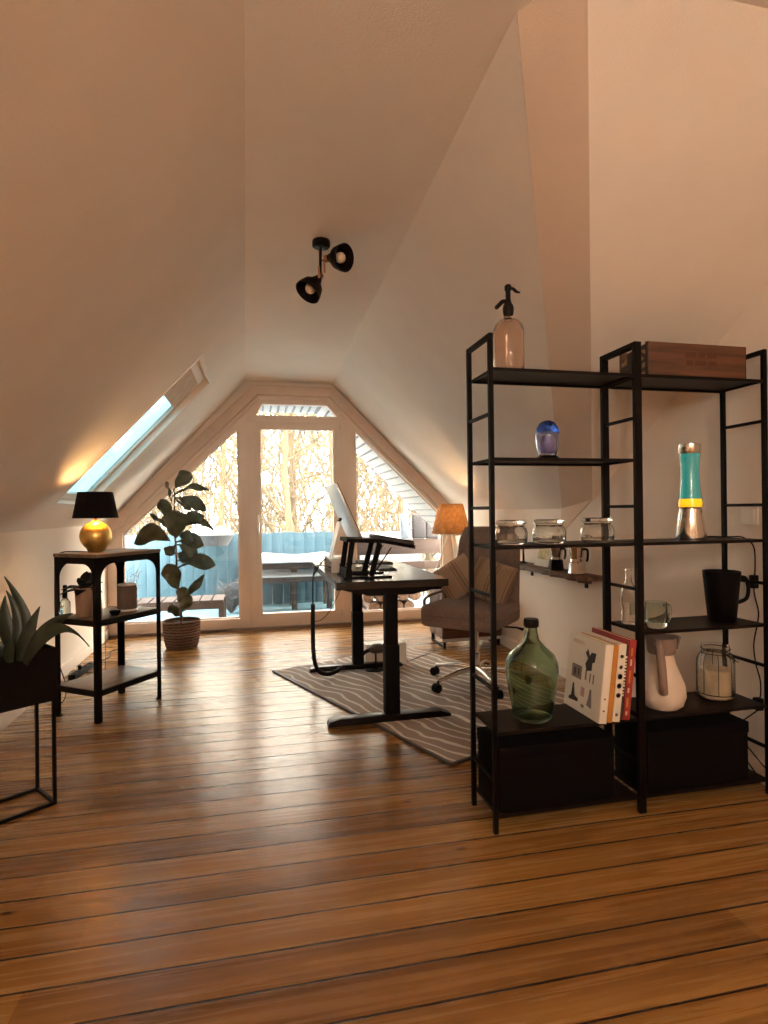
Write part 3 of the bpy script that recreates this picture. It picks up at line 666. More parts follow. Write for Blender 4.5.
# wooden crate
t = thing('wooden_crate', 'old reddish wooden crate with printed end on top shelf', 'crate', (1.71, 2.02, ZS['a']))
MB().box(-.214, -.088, 0, .214, .088, .010).build('bottom_board', MT['cratew'], t)
for y in (-.088, .078): MB().box(-.228, y, .0, .224, y + .010, .136).build('side_board', MT['cratew'], t, bevel=.0015)
prof = [(-.078, 0), (.078, 0), (.078, .085), (.058, .092), (.040, .115), (.02, .122), (-.03, .122), (-.05, .130), (-.078, .130)]
for x in (-.226, .212): MB().prism([(x, a, b) for a, b in prof], (.012, 0, 0)).build('end_board', MT['crateend'], t, bevel=.001)
fx = MB()
for i, (a, b, w) in enumerate(((-.06, .09, .05), (.0, .09, .03), (.04, .09, .045), (-.055, .058, .03), (-.015, .058, .05), (.045, .058, .04))): fx.box(a, -.0888, b - .008, a + w, -.0879, b + .012)
fx.build('faded_print', mat('faded_brown_print', (.085, .024, .009), .7), t)
MB().box(-.2285, -.0885, 0, -.224, -.074, .136).build('corner_strip', MT['dark'], t); MB().box(.219, -.0885, 0, .2235, -.08, .136).build('corner_strip', MT['dark'], t)

# clear bottle, small glass, black pitcher, white jug, lantern
t = thing('glass_bottle', 'slim clear glass bottle beside the middle post', 'bottle', (1.478, 2.06, ZS['d']))
MB().lathe([(0, .002), (.027, 0), (.030, .006), (.030, .12), (.026, .145), (.014, .168), (.0115, .19), (.0115, .21), (.0135, .213), (.0135, .222), (.0095, .222), (.0095, .17), (.022, .143), (.027, .118), (.027, .008), (0, .007)], 28).build('body', MT['gclear'], t)
MB().box(-.018, -.0308, .04, .018, -.0300, .09).build('label', MT['gsea'], t)
t = thing('glass_mug', 'chunky sea green glass mug in front of the clear bottle', 'mug', (1.53, 1.965, ZS['d']))
MB().lathe([(0, .004), (.034, 0), (.041, .008), (.043, .04), (.040, .1), (.037, .1), (.038, .04), (.035, .022), (0, .02)], 28).build('cup', MT['gsea'], t)
MB().tube(smoothpts([(.039, 0, .082), (.06, 0, .08), (.064, 0, .05), (.058, 0, .024), (.04, 0, .022)], 5), .006, 8).build('handle', MT['gsea'], t)
t = thing('pitcher', 'tall matt black pitcher with side handle on right shelf', 'pitcher', (1.868, 2.0, ZS['d'])); t.scale = (.88, .88, .96)
MB().lathe([(0, 0), (.056, 0), (.059, .004), (.080, .212), (.077, .214), (.056, .01), (0, .008)], 40).build('body', MT['blackglaze'], t)
MB().tube(smoothpts([(.072, -.02, .185), (.098, -.035, .182), (.109, -.04, .14), (.101, -.035, .095), (.060, -.015, .075)], 6), .0085, 10).build('handle', MT['blackglaze'], t)
MB().sheet(lambda u, v: (-.073 - .02 * (1 - abs(2 * u - 1)) * v, -.03 + .06 * u, .185 + .028 * v), 6, 4, .003).build('spout', MT['blackglaze'], t)
t = thing('ceramic_jug', 'white pear shaped ceramic jug with grey collar and handle', 'jug', (1.573, 1.992, ZS['e']))
MB().lathe([(0, 0), (.06, 0), (.078, .015), (.089, .05), (.086, .09), (.068, .135), (.052, .175), (.046, .21), (.048, .235), (0, .235)], 40).build('body', MT['ceramic'], t)
MB().lathe([(.047, .212), (.053, .222), (.056, .262), (.060, .278), (.053, .280), (.048, .262), (.044, .235), (.047, .212)], 36).build('collar', MT['greyglaze'], t)
MB().sheet(lambda u, v: (.045 + .035 * v * (1 - (2 * u - 1) ** 2 * .6), -.035 + .07 * u, .232 + .045 * v), 8, 5, .006).build('spout', MT['greyglaze'], t)
MB().tube(smoothpts([(-.045, -.035, .262), (-.06, -.065, .255), (-.062, -.078, .2), (-.06, -.085, .12), (-.05, -.075, .075)], 6), [.014] * 10 + [.016] * 14 + [.012], 12).build('handle', MT['greyglaze'], t)
t = thing('jar_lantern', 'large glass jar lantern with wire cage and candle inside', 'lantern', (1.866, 2.035, ZS['e'])); t.scale = (.88, .88, .98)
MB().lathe([(0, .003), (.066, 0), (.076, .01), (.079, .03), (.079, .155), (.070, .178), (.061, .186), (.061, .222), (.057, .222), (.057, .184), (.066, .175), (.0745, .153), (.0745, .03), (.07, .014), (0, .01)], 36).build('glass_jar', MT['gclear'], t)
MB().lathe([(0, .0105), (.066, .0105), (.068, .118), (.062, .123), (0, .119)], 28).build('candle', MT['candle'], t)
w = MB()
for i in range(8):
    a = 2 * PI * i / 8 + .2; c, s = math.cos(a), math.sin(a)
    w.tube([(.0805 * c, .0805 * s, .02), (.0805 * c, .0805 * s, .156), (.072 * c, .072 * s, .179), (.0632 * c, .0632 * s, .19)], .0016, 5)
for rr_, z in ((.0815, .022), (.0635, .190), (.0635, .208)): w.tube([(rr_ * math.cos(2 * PI * i / 32), rr_ * math.sin(2 * PI * i / 32), z) for i in range(33)], .002, 5)
w.build('wire_cage', MT['sheet'], t)
MB().tube(smoothpts([(-.064, -.0, .2), (-.02, -.075, .20), (.04, -.085, .165), (.09, -.03, .15), (.088, .0, .172), (.064, 0, .19)], 6), .0018, 6).build('bail_handle', MT['sheet'], t)

# demijohn
t = thing('demijohn', 'big green glass demijohn bottle on the left lower shelf', 'bottle', (1.020, 2.008, ZS['e'])); t.scale = (.94, .94, .985)
MB().lathe([(0, .022), (.04, .006), (.068, 0), (.078, .008), (.084, .05), (.098, .12), (.1055, .18), (.104, .215), (.088, .248), (.055, .275), (.032, .300), (.025, .33), (.022, .36), (.0255, .362), (.0265, .378), (.018, .380), (.018, .335), (.026, .298), (.050, .270), (.083, .243), (.099, .212), (.1005, .18), (.093, .12), (.079, .05), (.072, .014), (.04, .013), (0, .028)], 44).build('glass_body', MT['ggreen'], t)
MB().lathe([(.0275, .350), (.030, .354), (.0305, .372), (.028, .381), (.0, .382), (0, .379), (.0268, .379), (.0268, .352), (.0275, .350)], 28).build('dark_rim', MT['sheet'], t)

# books leaning against the middle post
lean = math.radians(7)
def book(x, w, h, d, y0, cover, pages, lab, deco=None):
    t = thing('book', lab, 'book', (x, y0, ZS['e'] + .001), group='books leaning on the left lower shelf')
    t.rotation_euler = (0, lean, 0)
    c = .0025
    MB().box(0, 0, 0, c, d, h).box(w - c, 0, 0, w, d, h).box(c, 0, 0, w - c, c, h).build('cover', cover, t, bevel=.0008, seg=1)
    MB().box(c, c, .003, w - c, d - .004, h - .003).build('pages', MT['paperc'], t)
    if deco: deco(t, w, h, d)
def deco_big(t, w, h, d):
    P = lambda y0, z0, y1, z1, m, nm='cover_picture': MB().box(-.0006, y0 * d, z0 * h, 0, y1 * d, z1 * h).build(nm, m, t)
    # y runs from the spine (front, 0) to the far edge (1)
    pot = MB().prism([(-.0006, d * a, h * b) for a, b in ((.30, .60), (.44, .57), (.48, .66), (.42, .74), (.50, .80), (.44, .86), (.38, .78), (.34, .83), (.22, .84), (.24, .72), (.30, .70))], (.0006, 0, 0))
    pot.build('cover_picture', MT['dark'], t)
    P(.56, .42, .84, .60, MT['greyprint']); P(.62, .46, .66, .56, MT['dark']); P(.72, .45, .78, .55, MT['dark'])
    P(.42, .45, .46, .58, MT['greyprint']); P(.22, .44, .25, .56, MT['greyprint']); P(.31, .44, .34, .56, MT['greyprint'])
    MB().prism([(-.0006, d * a, h * b) for a, b in ((.60, .12), (.86, .10), (.86, .14), (.80, .16), (.78, .34), (.74, .34), (.70, .18), (.60, .16))], (.0006, 0, 0)).build('cover_picture', MT['dark'], t)
    P(.44, .22, .54, .34, MT['pinkprint']); MB().prism([(-.0006, d * a, h * b) for a, b in ((.22, .12), (.36, .14), (.32, .24), (.30, .36), (.26, .36))], (.0006, 0, 0)).build('cover_picture', MT['greyprint'], t)
    P(.42, .08, .50, .12, MT['greyprint']); P(.55, .885, .88, .935, MT['label'], 'title_block')
    for z in (.15, .30): MB().box(w * .4, -.0006, h * z, w * .6, 0, h * (z + .02)).build('spine_mark', MT['dark'], t)
def deco_marks(ms, m2='dark'):
    def f(t, w, h, d):
        for z, a in ms: MB().lathe([(0, -.0006), (w * a, -.0006), (w * a, 0), (0, 0)], 14, (w / 2, 0, h * z), Matrix.Rotation(PI / 2, 3, 'X')).build('spine_mark', MT[m2], t)
    return f
def deco_letters(t, w, h, d):
    z = .32
    for i in range(13):
        MB().box(w * .25, -.0006, h * z, w * .78, 0, h * (z + (.018 if i % 3 else .028))).build('spine_letter', MT['paperw'], t); z += .042
def deco_red(t, w, h, d):
    for z, l in ((.06, .05), (.16, .12), (.34, .06), (.46, .16), (.68, .08), (.80, .1)): MB().box(w * .3, -.0006, h * z, w * .55, 0, h * (z + l)).build('spine_pattern', MT['paperc'] if l < .1 else MT['orange'], t)
yb = 1.885
bx = [1.221]
def nb(w): x = bx[0]; bx[0] += w / math.cos(lean) + .0012; return x
book(nb(.033), .033, .290, .245, yb, MT['paperw'], None, 'thick white book with drawings on its cover, leftmost of the row', deco_big)
book(nb(.024), .024, .285, .25, yb + .004, MT['orange'], None, 'book with orange spine next to the white cover book', deco_marks([(.5, .12)], 'red'))
book(nb(.032), .032, .288, .25, yb + .006, MT['paperw'], None, 'white spine book with small dark marks down the spine', deco_marks([(.84, .22), (.7, .22), (.58, .32), (.46, .3), (.34, .3), (.09, .2)]))
book(nb(.014), .014, .280, .24, yb + .014, MT['darkcov'], None, 'thin charcoal book with pale lettering beside the red book', deco_letters)
book(nb(.029), .029, .298, .25, yb + .012, MT['red'], None, 'red patterned book leaning against the middle post', deco_red)

# ------------------------------------------------------------------ side table (left)
A = Vector((-.849, 3.42, 0)); dx = Vector((.265, .362, 0)).normalized(); ang = math.atan2(dx.y, dx.x)
LT, WT = .462, .335           # local x along the long side, local y towards the wall
ST = thing('side_table', 'three tier black iron side table with arched frame and plank shelves', 'table', A, ang)
HT = .928
for x in (0, LT):
    for y in (0, WT):
        sx = 1 if x == 0 else -1; sy = 1 if y == 0 else -1
        m = MB().box(x, y, .0, x + sx * .030, y + sy * .005, HT - .022).box(x, y, .0, x + sx * .005, y + sy * .030, HT - .022)
        m.build('leg', MT['black'], ST)
        MB().lathe([(0, 0), (.018, 0), (.018, .006), (.008, .012), (0, .012)], 12, (x + sx * .012, y + sy * .012, 0)).build('foot_pad', MT['black'], ST)
def arch(L, z1, r):
    """plate with an arched lower edge, in (u, z)"""
    top = z1; lo = z1 - .038; P = [(0, top), (L, top), (L, lo - r)]
    P += [(L - .03, lo - r)]
    P += [(L - .03 - r + r * math.cos(a), lo - r + r * math.sin(a)) for a in [i * PI / 16 for i in range(1, 9)]]
    P += [(.03 + r - r * math.sin(a), lo - r + r * math.cos(a)) for a in [i * PI / 16 for i in range(0, 8)]]
    P += [(.03, lo - r), (0, lo - r)]
    return P
for (L, fnc) in ((LT, lambda u, z, o: (u, o, z)), (WT, lambda u, z, o: (o, u, z))):
    for o, dv in ((.0, .005), ((WT if L == LT else LT), -.005)):
        vec = (0, dv, 0) if L == LT else (dv, 0, 0)
        q = arch(L, HT - .018, .085 if L == LT else .075)
        # split into top rail and two spandrels so every face stays convex
        m = MB(); lo = HT - .018 - .038; r = .085 if L == LT else .075
        m.prism([fnc(0, HT - .018, o), fnc(L, HT - .018, o), fnc(L, lo, o), fnc(0, lo, o)], vec)
        for side in (0, 1):
            S = (lambda u: u) if side == 0 else (lambda u: L - u)
            ar = [(.03 + r - r * math.sin(i * PI / 16), lo - r + r * math.cos(i * PI / 16)) for i in range(9)]
            for i in range(8):
                m.prism([fnc(S(0), ar[i][1], o), fnc(S(ar[i][0]), ar[i][1], o), fnc(S(ar[i + 1][0]), ar[i + 1][1], o), fnc(S(0), ar[i + 1][1], o)], vec)
        m.build('arched_apron', MT['black'], ST)
MB().box(-.004, -.004, HT - .020, LT + .004, WT + .004, HT).build('table_top', MT['oldwood'], ST, bevel=.003)
for z in (.563, .178):
    MB().box(.006, .006, z - .012, LT - .006, WT - .006, z).build('plank_shelf', MT['oldwood'], ST, bevel=.002)
    rm = MB().box(0, -.001, z - .034, LT, .006, z - .002).box(0, WT - .006, z - .034, LT, WT + .001, z - .002).box(-.001, 0, z - .034, .006, WT, z - .002).box(LT - .006, 0, z - .034, LT + .001, WT, z - .002)
    rm.build('shelf_rim', MT['black'], ST)
def onST(x, y, z): 
    p = Matrix.Rotation(ang, 3, 'Z') @ Vector((x, y, 0)) + A; return (p.x, p.y, z)

# gold ball table lamp
t = thing('table_lamp', 'table lamp with gold ball base and black shade, lit', 'lamp', onST(.18, .215, HT))
BR = .088
MB().lathe([(0, 0), (.04, 0), (.045, .006)] + [(BR * math.sin(a), .006 + BR - BR * math.cos(a)) for a in [PI * i / 24 for i in range(5, 23)]] + [(.014, .185), (.014, .192), (0, .192)], 40).build('ball_base', MT['gold'], t)
MB().lathe([(0, .19), (.009, .19), (.009, .235), (.014, .24), (.014, .262), (0, .262)], 16).build('lamp_holder', MT['brass'], t)
MB().lathe([(.124, .198), (.095, .352), (.0935, .352), (.1225, .198), (.124, .198)], 40).build('shade', MT['shadeb'], t)
MB().lathe([(.1222, .199), (.0933, .351), (.0923, .351), (.1212, .199), (.1222, .199)], 40).build('shade_lining', MT['goldin'], t)
sp_ = MB()
for i in range(3):
    a = 2 * PI * i / 3; sp_.tube([(.012 * math.cos(a), .012 * math.sin(a), .25), (.1 * math.cos(a), .1 * math.sin(a), .30)], .0016, 5)
sp_.build('shade_spider', MT['brass'], t)
MB().ball((0, 0, .285), .024, 16, 10).build('bulb', MT['bulb'], t)
TL = Vector(t.location); LAMP = t

# smart speaker, small pots on the middle tier
t = thing('smart_speaker', 'grey fabric cylinder speaker on the middle tier of side table', 'speaker', onST(.325, .13, .563))
MB().lathe([(0, 0), (.050, 0), (.056, .006), (.056, .142), (.051, .150), (0, .150)], 36).build('fabric_body', MT['speaker'], t)
MB().lathe([(0, .150), (.048, .150), (.052, .154), (.052, .160), (.046, .163), (0, .163)], 36).build('top_cap', MT['plastw'], t)
MB().lathe([(.0565, .0), (.058, .003), (.058, .010), (.0565, .012), (.0565, .0)], 36).build('base_ring', MT['plastw'], t)
MB().tube(smoothpts([onST(.34, .20, .565), onST(.35, .315, .566), onST(.355, .352, .45), onST(.36, .36, .25), onST(.35, .37, .02), onST(.25, .42, .006)], 6), .0022, 6).xf(Matrix.Translation(-Vector(t.location))).build('cord', MT['cablew'], t)
t = thing('potted_succulent', 'dark leafed succulent in a tall beige pot on side table', 'plant', onST(.085, .20, .563)); t.scale = (1.2, 1.2, 1.6)
MB().lathe([(0, 0), (.032, 0), (.036, .005), (.042, .105), (.038, .107), (.033, .012), (0, .01)], 24).build('pot', MT['beige'], t)
MB().lathe([(0, .092), (.037, .092), (.033, .098), (0, .1)], 20).build('soil', MT['soil'], t)
rr = random.Random(4)
for i in range(22):
    a = i * 2.4; l = .075 + .035 * rr.random(); e = .1 + 1.1 * rr.random()
    d = Vector((math.cos(a) * math.cos(e), math.sin(a) * math.cos(e), math.sin(e))); s_ = Vector((-math.sin(a), math.cos(a), 0))
    MB().sheet(lambda u, v: Vector((0, 0, .096)) + d * l * u + Vector((0, 0, -.03 * u * u)) + s_ * (.05 * (v - .5) * math.sin(PI * (.12 + .86 * u))), 6, 3, .003).build('leaf', MT['succ'], t)
t = thing('spray_bottle', 'clear mister bottle with black pump left on side table tier', 'bottle', onST(.035, .295, .563)); t.scale = (1, 1, 1.1)
MB().lathe([(0, 0), (.026, 0), (.028, .005), (.028, .075), (.014, .095), (.011, .1), (0, .1)], 20).build('body', MT['gsea'], t)
MB().lathe([(0, .1), (.013, .1), (.013, .125), (.011, .135), (.011, .165), (0, .167)], 16).build('pump', MT['plastb'], t)
t = thing('steel_canister', 'small steel canister beside the succulent on side table', 'canister', onST(.085, .095, .563)); t.scale = (1.3, 1.3, 1.3)
MB().lathe([(0, 0), (.018, 0), (.019, .003), (.019, .075), (.015, .078), (0, .078)], 20).build('body', MT['alu'], t)
MB().lathe([(0, .078), (.0155, .078), (.0155, .088), (0, .089)], 20).build('lid', MT['plastw'], t)
t = thing('small_bowl', 'small dark bowl by the front leg of side table tier', 'bowl', onST(.17, .055, .563))
MB().lathe([(0, 0), (.02, 0), (.032, .026), (.029, .026), (.018, .004), (0, .004)], 20).build('body', MT['blackglaze'], t)
# lamp cord, floor power strip and round wall socket
MB().tube(smoothpts([onST(.10, .20, HT + .006), onST(.04, .32, HT + .004), onST(.03, .356, HT - .05), onST(.02, .36, .70), onST(.03, .36, .35), onST(.09, .37, .15), onST(.10, .40, .05), onST(.08, .46, .012)], 6), .0028, 6).xf(Matrix.Translation(-TL)).build('cord', MT['cable'], LAMP)
t = thing('power_strip', 'black power strip on the floor along the left wall', 'power strip', (-1.225, 4.55, 0), math.radians(83))
MB().box(-.19, -.024, 0, .19, .024, .038).build('housing', MT['plastb'], t, bevel=.005)
for i in range(4): MB().lathe([(.013, .0381), (.017, .0381), (.017, .041), (.013, .041), (.013, .0381)], 16, (-.14 + i * .085, 0, 0)).build('socket_ring', MT['darkcov'], t)
MB().lathe([(0, .038), (.014, .038), (.014, .07), (0, .072)], 12, (-.055, 0, 0)).build('plug', MT['plastb'], t)
MB().tube(smoothpts([(.19, 0, .018), (.26, .01, .008), (.42, -.03, .006), (.62, .03, .006), (.72, -.01, .006)], 5), .004, 6).build('lead', MT['cable'], t)
t = thing('wall_socket', 'round white wall socket low on the left wall', 'socket', (XL, 4.38, .135)); Mx = Matrix.Rotation(PI / 2, 3, 'Y')
MB().lathe([(0, 0), (.043, 0), (.043, .008), (.036, .012), (.024, .012), (.021, .003), (0, .003)], 28, M=Mx).build('face_plate', MT['plastw'], t)
MB().lathe([(0, .0032), (.004, .0032), (.004, .006), (0, .006)], 10, (0, .009, 0), M=Mx).lathe([(0, .0032), (.004, .0032), (.004, .006), (0, .006)], 10, (0, -.009, 0), M=Mx).build('pin_holes', MT['dark'], t)

# ------------------------------------------------------------------ plant stand + snake plant (left foreground)
cR = Vector((-.787, 2.519, 0)); vb = Vector((-.605, .796, 0)); vl = Vector((-.796, -.605, 0)); Lp_, Wp_ = .50, .183
PS = thing('plant_stand', 'slim black steel frame stand under the black planter box', 'plant stand', cR, math.atan2(vl.y, vl.x))
# local x along vl, local -y towards vb
sgn = -1
f_ = MB(); 
for x in (0, Lp_):
    for y in (0, sgn * Wp_): MB().box(x - .006, y - .006, 0, x + .006, y + .006, .425).build('leg', MT['black'], PS)
for z in (.006, .419):
    for y in (0, sgn * Wp_): MB().box(.006, y - .006, z - .006, Lp_ - .006, y + .006, z + .006).build('rail', MT['black'], PS)
    for x in (0, Lp_): MB().box(x - .006, sgn * Wp_ + .006, z - .006, x + .006, -.006, z + .006).build('rail', MT['black'], PS)
PP = thing('potted_snake_plant', 'snake plant in a black rectangular planter box at left edge', 'plant', cR + Vector((0, 0, .425)), math.atan2(vl.y, vl.x))
MB().ring([(-.008, .008, 0), (Lp_ + .008, .008, 0), (Lp_ + .008, -Wp_ - .008, 0), (-.008, -Wp_ - .008, 0)], [(.0, .0, 0), (Lp_, .0, 0), (Lp_, -Wp_, 0), (.0, -Wp_, 0)], (0, 0, .198)).box(-.004, -Wp_ - .004, 0, Lp_ + .004, .004, .008).build('planter_box', MT['blackm'], PP)
MB().box(.001, -Wp_ + .001, .008, Lp_ - .001, -.001, .175).build('soil', MT['soil'], PP)
iv = Matrix.Rotation(-math.atan2(vl.y, vl.x), 3, 'Z')
def snake(base, tip, w, bend, side):
    b = Vector(base); tp = Vector(tip); ax = tp - b; s0 = Vector(side).normalized()
    def fn(u, v):
        p = b + ax * u + Vector(bend) * (4 * u * (1 - u)); ww = w * (math.sin(PI * .5 * (u + .3) / .68) if u < .38 else (1 - ((u - .38) / .62) ** 1.35)) + .0012
        n = ax.normalized().cross(s0); c = (2 * v - 1)
        return iv @ (p + s0 * ww * c + n * (.35 * ww * (c * c)) - cR - Vector((0, 0, .425)))
    MB().sheet(fn, 14, 4, .004).build('leaf', MT['snake'], PP)
cx = lambda x, z, k=0: (x, 2.44 + (x + .85) * -.22 + k, z)
sv = (1, -.22, 0)
snake(cx(-.875, .60), cx(-.945, .913, .03), .030, (.035, 0, .0), sv)
snake(cx(-.905, .60, .03), cx(-.955, .835, .06), .034, (-.02, 0, 0), sv)
snake(cx(-.90, .60), cx(-.935, .86, .02), .024, (.03, 0, 0), (1, .1, 0))
snake(cx(-.865, .60, -.03), cx(-.795, .803, -.02), .030, (-.012, 0, .0), sv)
snake(cx(-.855, .60, -.03), cx(-.665, .780, -.05), .026, (.0, 0, .035), (.75, -.2, -.7))
snake(cx(-.845, .60, -.05), cx(-.588, .672, -.12), .024, (.0, 0, .095), (.55, -.25, -.8))
snake(cx(-.95, .60), cx(-1.02, .74), .028, (.0, 0, .0), sv)
snake(cx(-.98, .60, -.04), cx(-1.0, .70, -.08), .026, (.02, 0, .0), sv)
snake(cx(-1.0, .60, .02), cx(-1.10, .86, .02), .03, (.02, 0, .0), sv)
snake(cx(-.90, .60, -.05), cx(-.86, .70, -.10), .02, (-.01, 0, .01), sv)

# ------------------------------------------------------------------ fiddle-leaf fig
FP = Vector((-.62, 5.2, 0))
FG = thing('potted_fig', 'fiddle leaf fig in a dark wicker basket beside the balcony door', 'plant', FP)
MB().lathe([(0, 0), (.125, 0), (.135, .02), (.152, .12), (.155, .225), (.150, .235), (.142, .225), (.140, .12), (.12, .02), (0, .015)], 40).build('wicker_basket', MT['wicker'], FG)
MB().lathe([(0, .195), (.141, .195), (.10, .205), (0, .212)], 24).build('soil', MT['soil'], FG)
stem = smoothpts([(.0, 0, .20), (-.01, 0, .40), (-.035, 0, .62), (-.04, .01, .85), (-.055, 0, 1.05), (-.045, 0, 1.25), (-.05, 0, 1.36)], 5)
MB().tube(stem, [.011 - .006 * i / (len(stem) - 1) for i in range(len(stem))], 8).build('stem', MT['stem'], FG)
def figleaf(x0, z0, x1, z1, w, yo=0., droop=.0, roll=.5, curl=.25):
    """leaf from stem point to tip, given in room x / z; yo pulls the tip towards the viewer"""
    b = Vector((x0, 0, z0)) - Vector((FP.x, 0, 0)); tp = Vector((x1, -yo, z1)) - Vector((FP.x, 0, 0)); ax = tp - b; L_ = ax.length; a = ax / L_
    s0 = a.cross(Vector((0, 1, 0))).normalized(); s = (s0 * math.cos(roll) + Vector((0, 1, 0)) * math.sin(roll)).normalized(); n = a.cross(s)
    if n.z < 0: n = -n
    def fn(u, v):
        c = 2 * v - 1; uu = max(0., (u - .14) / .86)
        ww = w * math.sin(PI * uu ** 1.25) ** .62 * (1 - .10 * math.sin(2 * PI * uu)) + .003
        if u >= .999: ww = .002
        wav = .012 * math.sin(uu * 11 + c * 2.5) * abs(c)
        return b + ax * u + Vector((0, 0, droop * 4 * u * (1 - u))) + s * ww * c + n * (curl * ww * c * c + wav)
    MB().sheet(fn, 14, 6, .0022).build('leaf', MT['leaf'], FG)
for a in ((-.68, 1.33, -.535, 1.50, .062, .05, .02, .25), (-.675, 1.30, -.375, 1.335, .034, .05, .05, .75), (-.67, 1.28, -.405, 1.165, .052, .02, .03, .35), (-.67, 1.28, -.52, 1.165, .022, .05, .0, .5),
          (-.69, 1.25, -.735, 1.42, .022, .0, .0, .9), (-.69, 1.08, -.775, 1.265, .055, .06, .0, .3), (-.68, 1.00, -.86, 1.145, .02, .04, .0, .6),
          (-.66, .90, -.66, 1.17, .105, .10, .0, .15), (-.66, 1.0, -.415, 1.12, .062, .08, .03, .45), (-.655, .98, -.33, .99, .040, .12, .10, .8), (-.655, .97, -.50, .90, .05, .1, .02, .4),
          (-.66, .86, -.975, .90, .085, .10, .10, .35), (-.66, .88, -.74, .80, .045, .05, .0, .4), (-.66, .90, -.42, .87, .062, .09, .03, .4), (-.655, .88, -.47, .78, .05, .12, .02, .3), (-.66, .80, -.55, .74, .05, .05, .02, .3),
          (-.655, .74, -.325, .70, .062, .12, .02, .30), (-.65, .68, -.40, .745, .03, .05, .02, .6),
          (-.64, .46, -.725, .72, .075, .08, .0, .2), (-.63, .40, -.42, .62, .034, .06, -.02, .5), (-.625, .33, -.60, .52, .058, .06, .0, .3), (-.62, .28, -.56, .46, .055, .08, .0, .3), (-.62, .25, -.72, .36, .045, .05, .0, .4)):
    figleaf(*a)

# ------------------------------------------------------------------ standing desk
DK = thing('standing_desk', 'dark wood standing desk on two black telescopic legs', 'desk', (.75, 3.65, RZ - RZ))
ZT = .77
MB().box(.42 - .75, 3.03 - 3.65, ZT - .042, 1.045 - .75, 4.36 - 3.65, ZT).build('desk_top', MT['deskw'], DK, bevel=.002, seg=1)
for y, nm in ((3.06, 0), (4.12, 1)):
    Y = y - 3.65; z0 = RZ if True else 0
    MB().prism([(-.385, Y - .035, z0), (.30, Y - .035, z0), (.30, Y - .035, z0 + .014), (.24, Y - .035, z0 + .034), (-.32, Y - .035, z0 + .036), (-.375, Y - .035, z0 + .024)], (0, .07, 0)).build('foot', MT['footm'], DK, bevel=.003)
    MB().box(-.070, Y - .034, z0 + .036, .010, Y + .034, .42).build('leg', MT['blackm'], DK, bevel=.003)
    MB().box(-.066, Y - .030, .42, .004, Y + .030, .70).build('inner_leg', MT['blackm'], DK, bevel=.003)
    MB().prism([(-.30, Y - .02, ZT - .042), (.28, Y - .02, ZT - .042), (.26, Y - .02, ZT - .048), (.09, Y - .02, ZT - .08), (-.15, Y - .02, ZT - .08), (-.28, Y - .02, ZT - .048)], (0, .04, 0)).build('bracket', MT['blackm'], DK)
for x in (-.10, .08): MB().box(x - .018, 3.1 - 3.65, ZT - .075, x + .018, 4.08 - 3.65, ZT - .043).build('crossbar', MT['blackm'], DK)
MB().box(.16, -.60, ZT - .06, .26, -.56, ZT - .0425).build('control_panel', MT['plastb'], DK, bevel=.002)

# monitor riser, all-in-one monitor
t = thing('monitor_riser', 'small white riser box under the silver monitor', 'riser', (.535, 3.72, ZT))
MB().box(-.075, -.19, .068, .075, .19, .080).build('top_plate', MT['plastw'], t, bevel=.002)
for y in (-.19, .178): MB().box(-.075, y, 0, .075, y + .012, .068).build('side_plate', MT['plastw'], t)
t = thing('monitor', 'silver monitor seen from the side, tilted back on its stand', 'monitor', (.535, 3.72, ZT + .080))
MB().box(-.065, -.09, 0, .075, .09, .006).build('stand_foot', MT['alu'], t, bevel=.002)
MB().bar((-.055, 0, .003), (.005, 0, .235), .009, .15, (0, 1, 0)).build('stand_arm', MT['alu'], t, bevel=.002)
tilt = math.radians(-24); Mm = Matrix.Translation((.022, 0, .30)) @ Matrix.Rotation(tilt, 4, 'Y')
MB().obox(Mm, (.013, .55, .375)).build('rear_casing', MT['alu'], t, bevel=.004)
MB().obox(Mm @ Matrix.Translation((.0085, 0, .0)), (.004, .545, .37)).build('screen', MT['screen'], t)
MB().bar((.0, 0, .232), (.012, 0, .255), .014, .08, (0, 1, 0)).build('hinge', MT['plastb'], t)

# laptop stand + closed laptop + cables
LS = thing('laptop_stand', 'black metal laptop stand near the front end of desk', 'laptop stand', (.66, 3.30, ZT), math.radians(0))
for y in (-.11, .11):
    MB().bar((-.155, y, .010), (-.125, y, .215), .030, .012, (0, 1, 0)).build('upright', MT['blackm'], LS)
    MB().bar((-.02, y, .010), (.03, y, .195), .030, .012, (0, 1, 0)).build('upright', MT['blackm'], LS)
    MB().box(-.18, y - .012, 0, .10, y + .012, .009).build('foot_bar', MT['blackm'], LS)
    MB().bar((.10, y, .17), (-.0, y, .03), .006, .006, (0, 1, 0)).build('brace', MT['blackm'], LS)
MB().box(-.18, -.11, .0, -.15, .11, .008).build('cross_bar', MT['blackm'], LS); MB().box(-.165, -.12, .0, -.13, .12, .05).build('hub_block', MT['blackm'], LS)
MB().bar((-.16, 0, .216), (.05, 0, .206), .27, .022, (0, 0, 1)).build('tray', MT['blackm'], LS)
MB().bar((.05, 0, .206), (.235, 0, .168), .27, .020, (0, 0, 1)).build('tray', MT['blackm'], LS)
MB().box(.225, -.12, .178, .232, .12, .194).build('lip', MT['blackm'], LS)
t = thing('laptop', 'closed dark laptop lying on the black stand', 'laptop', (.66, 3.30, ZT))
a0, a1 = Vector((.02, 0, .2245)), Vector((.222, 0, .1850)); 
MB().bar(a0 + Vector((0, 0, .004)), a1 + Vector((0, 0, .004)), .30, .014, (0, 0, 1)).build('base', MT['darkcov'], t, bevel=.002)
MB().bar(a0 + Vector((.002, 0, .0150)), a1 + Vector((.001, 0, .0150)), .298, .007, (0, 0, 1)).build('lid', MT['screen'], t, bevel=.002)
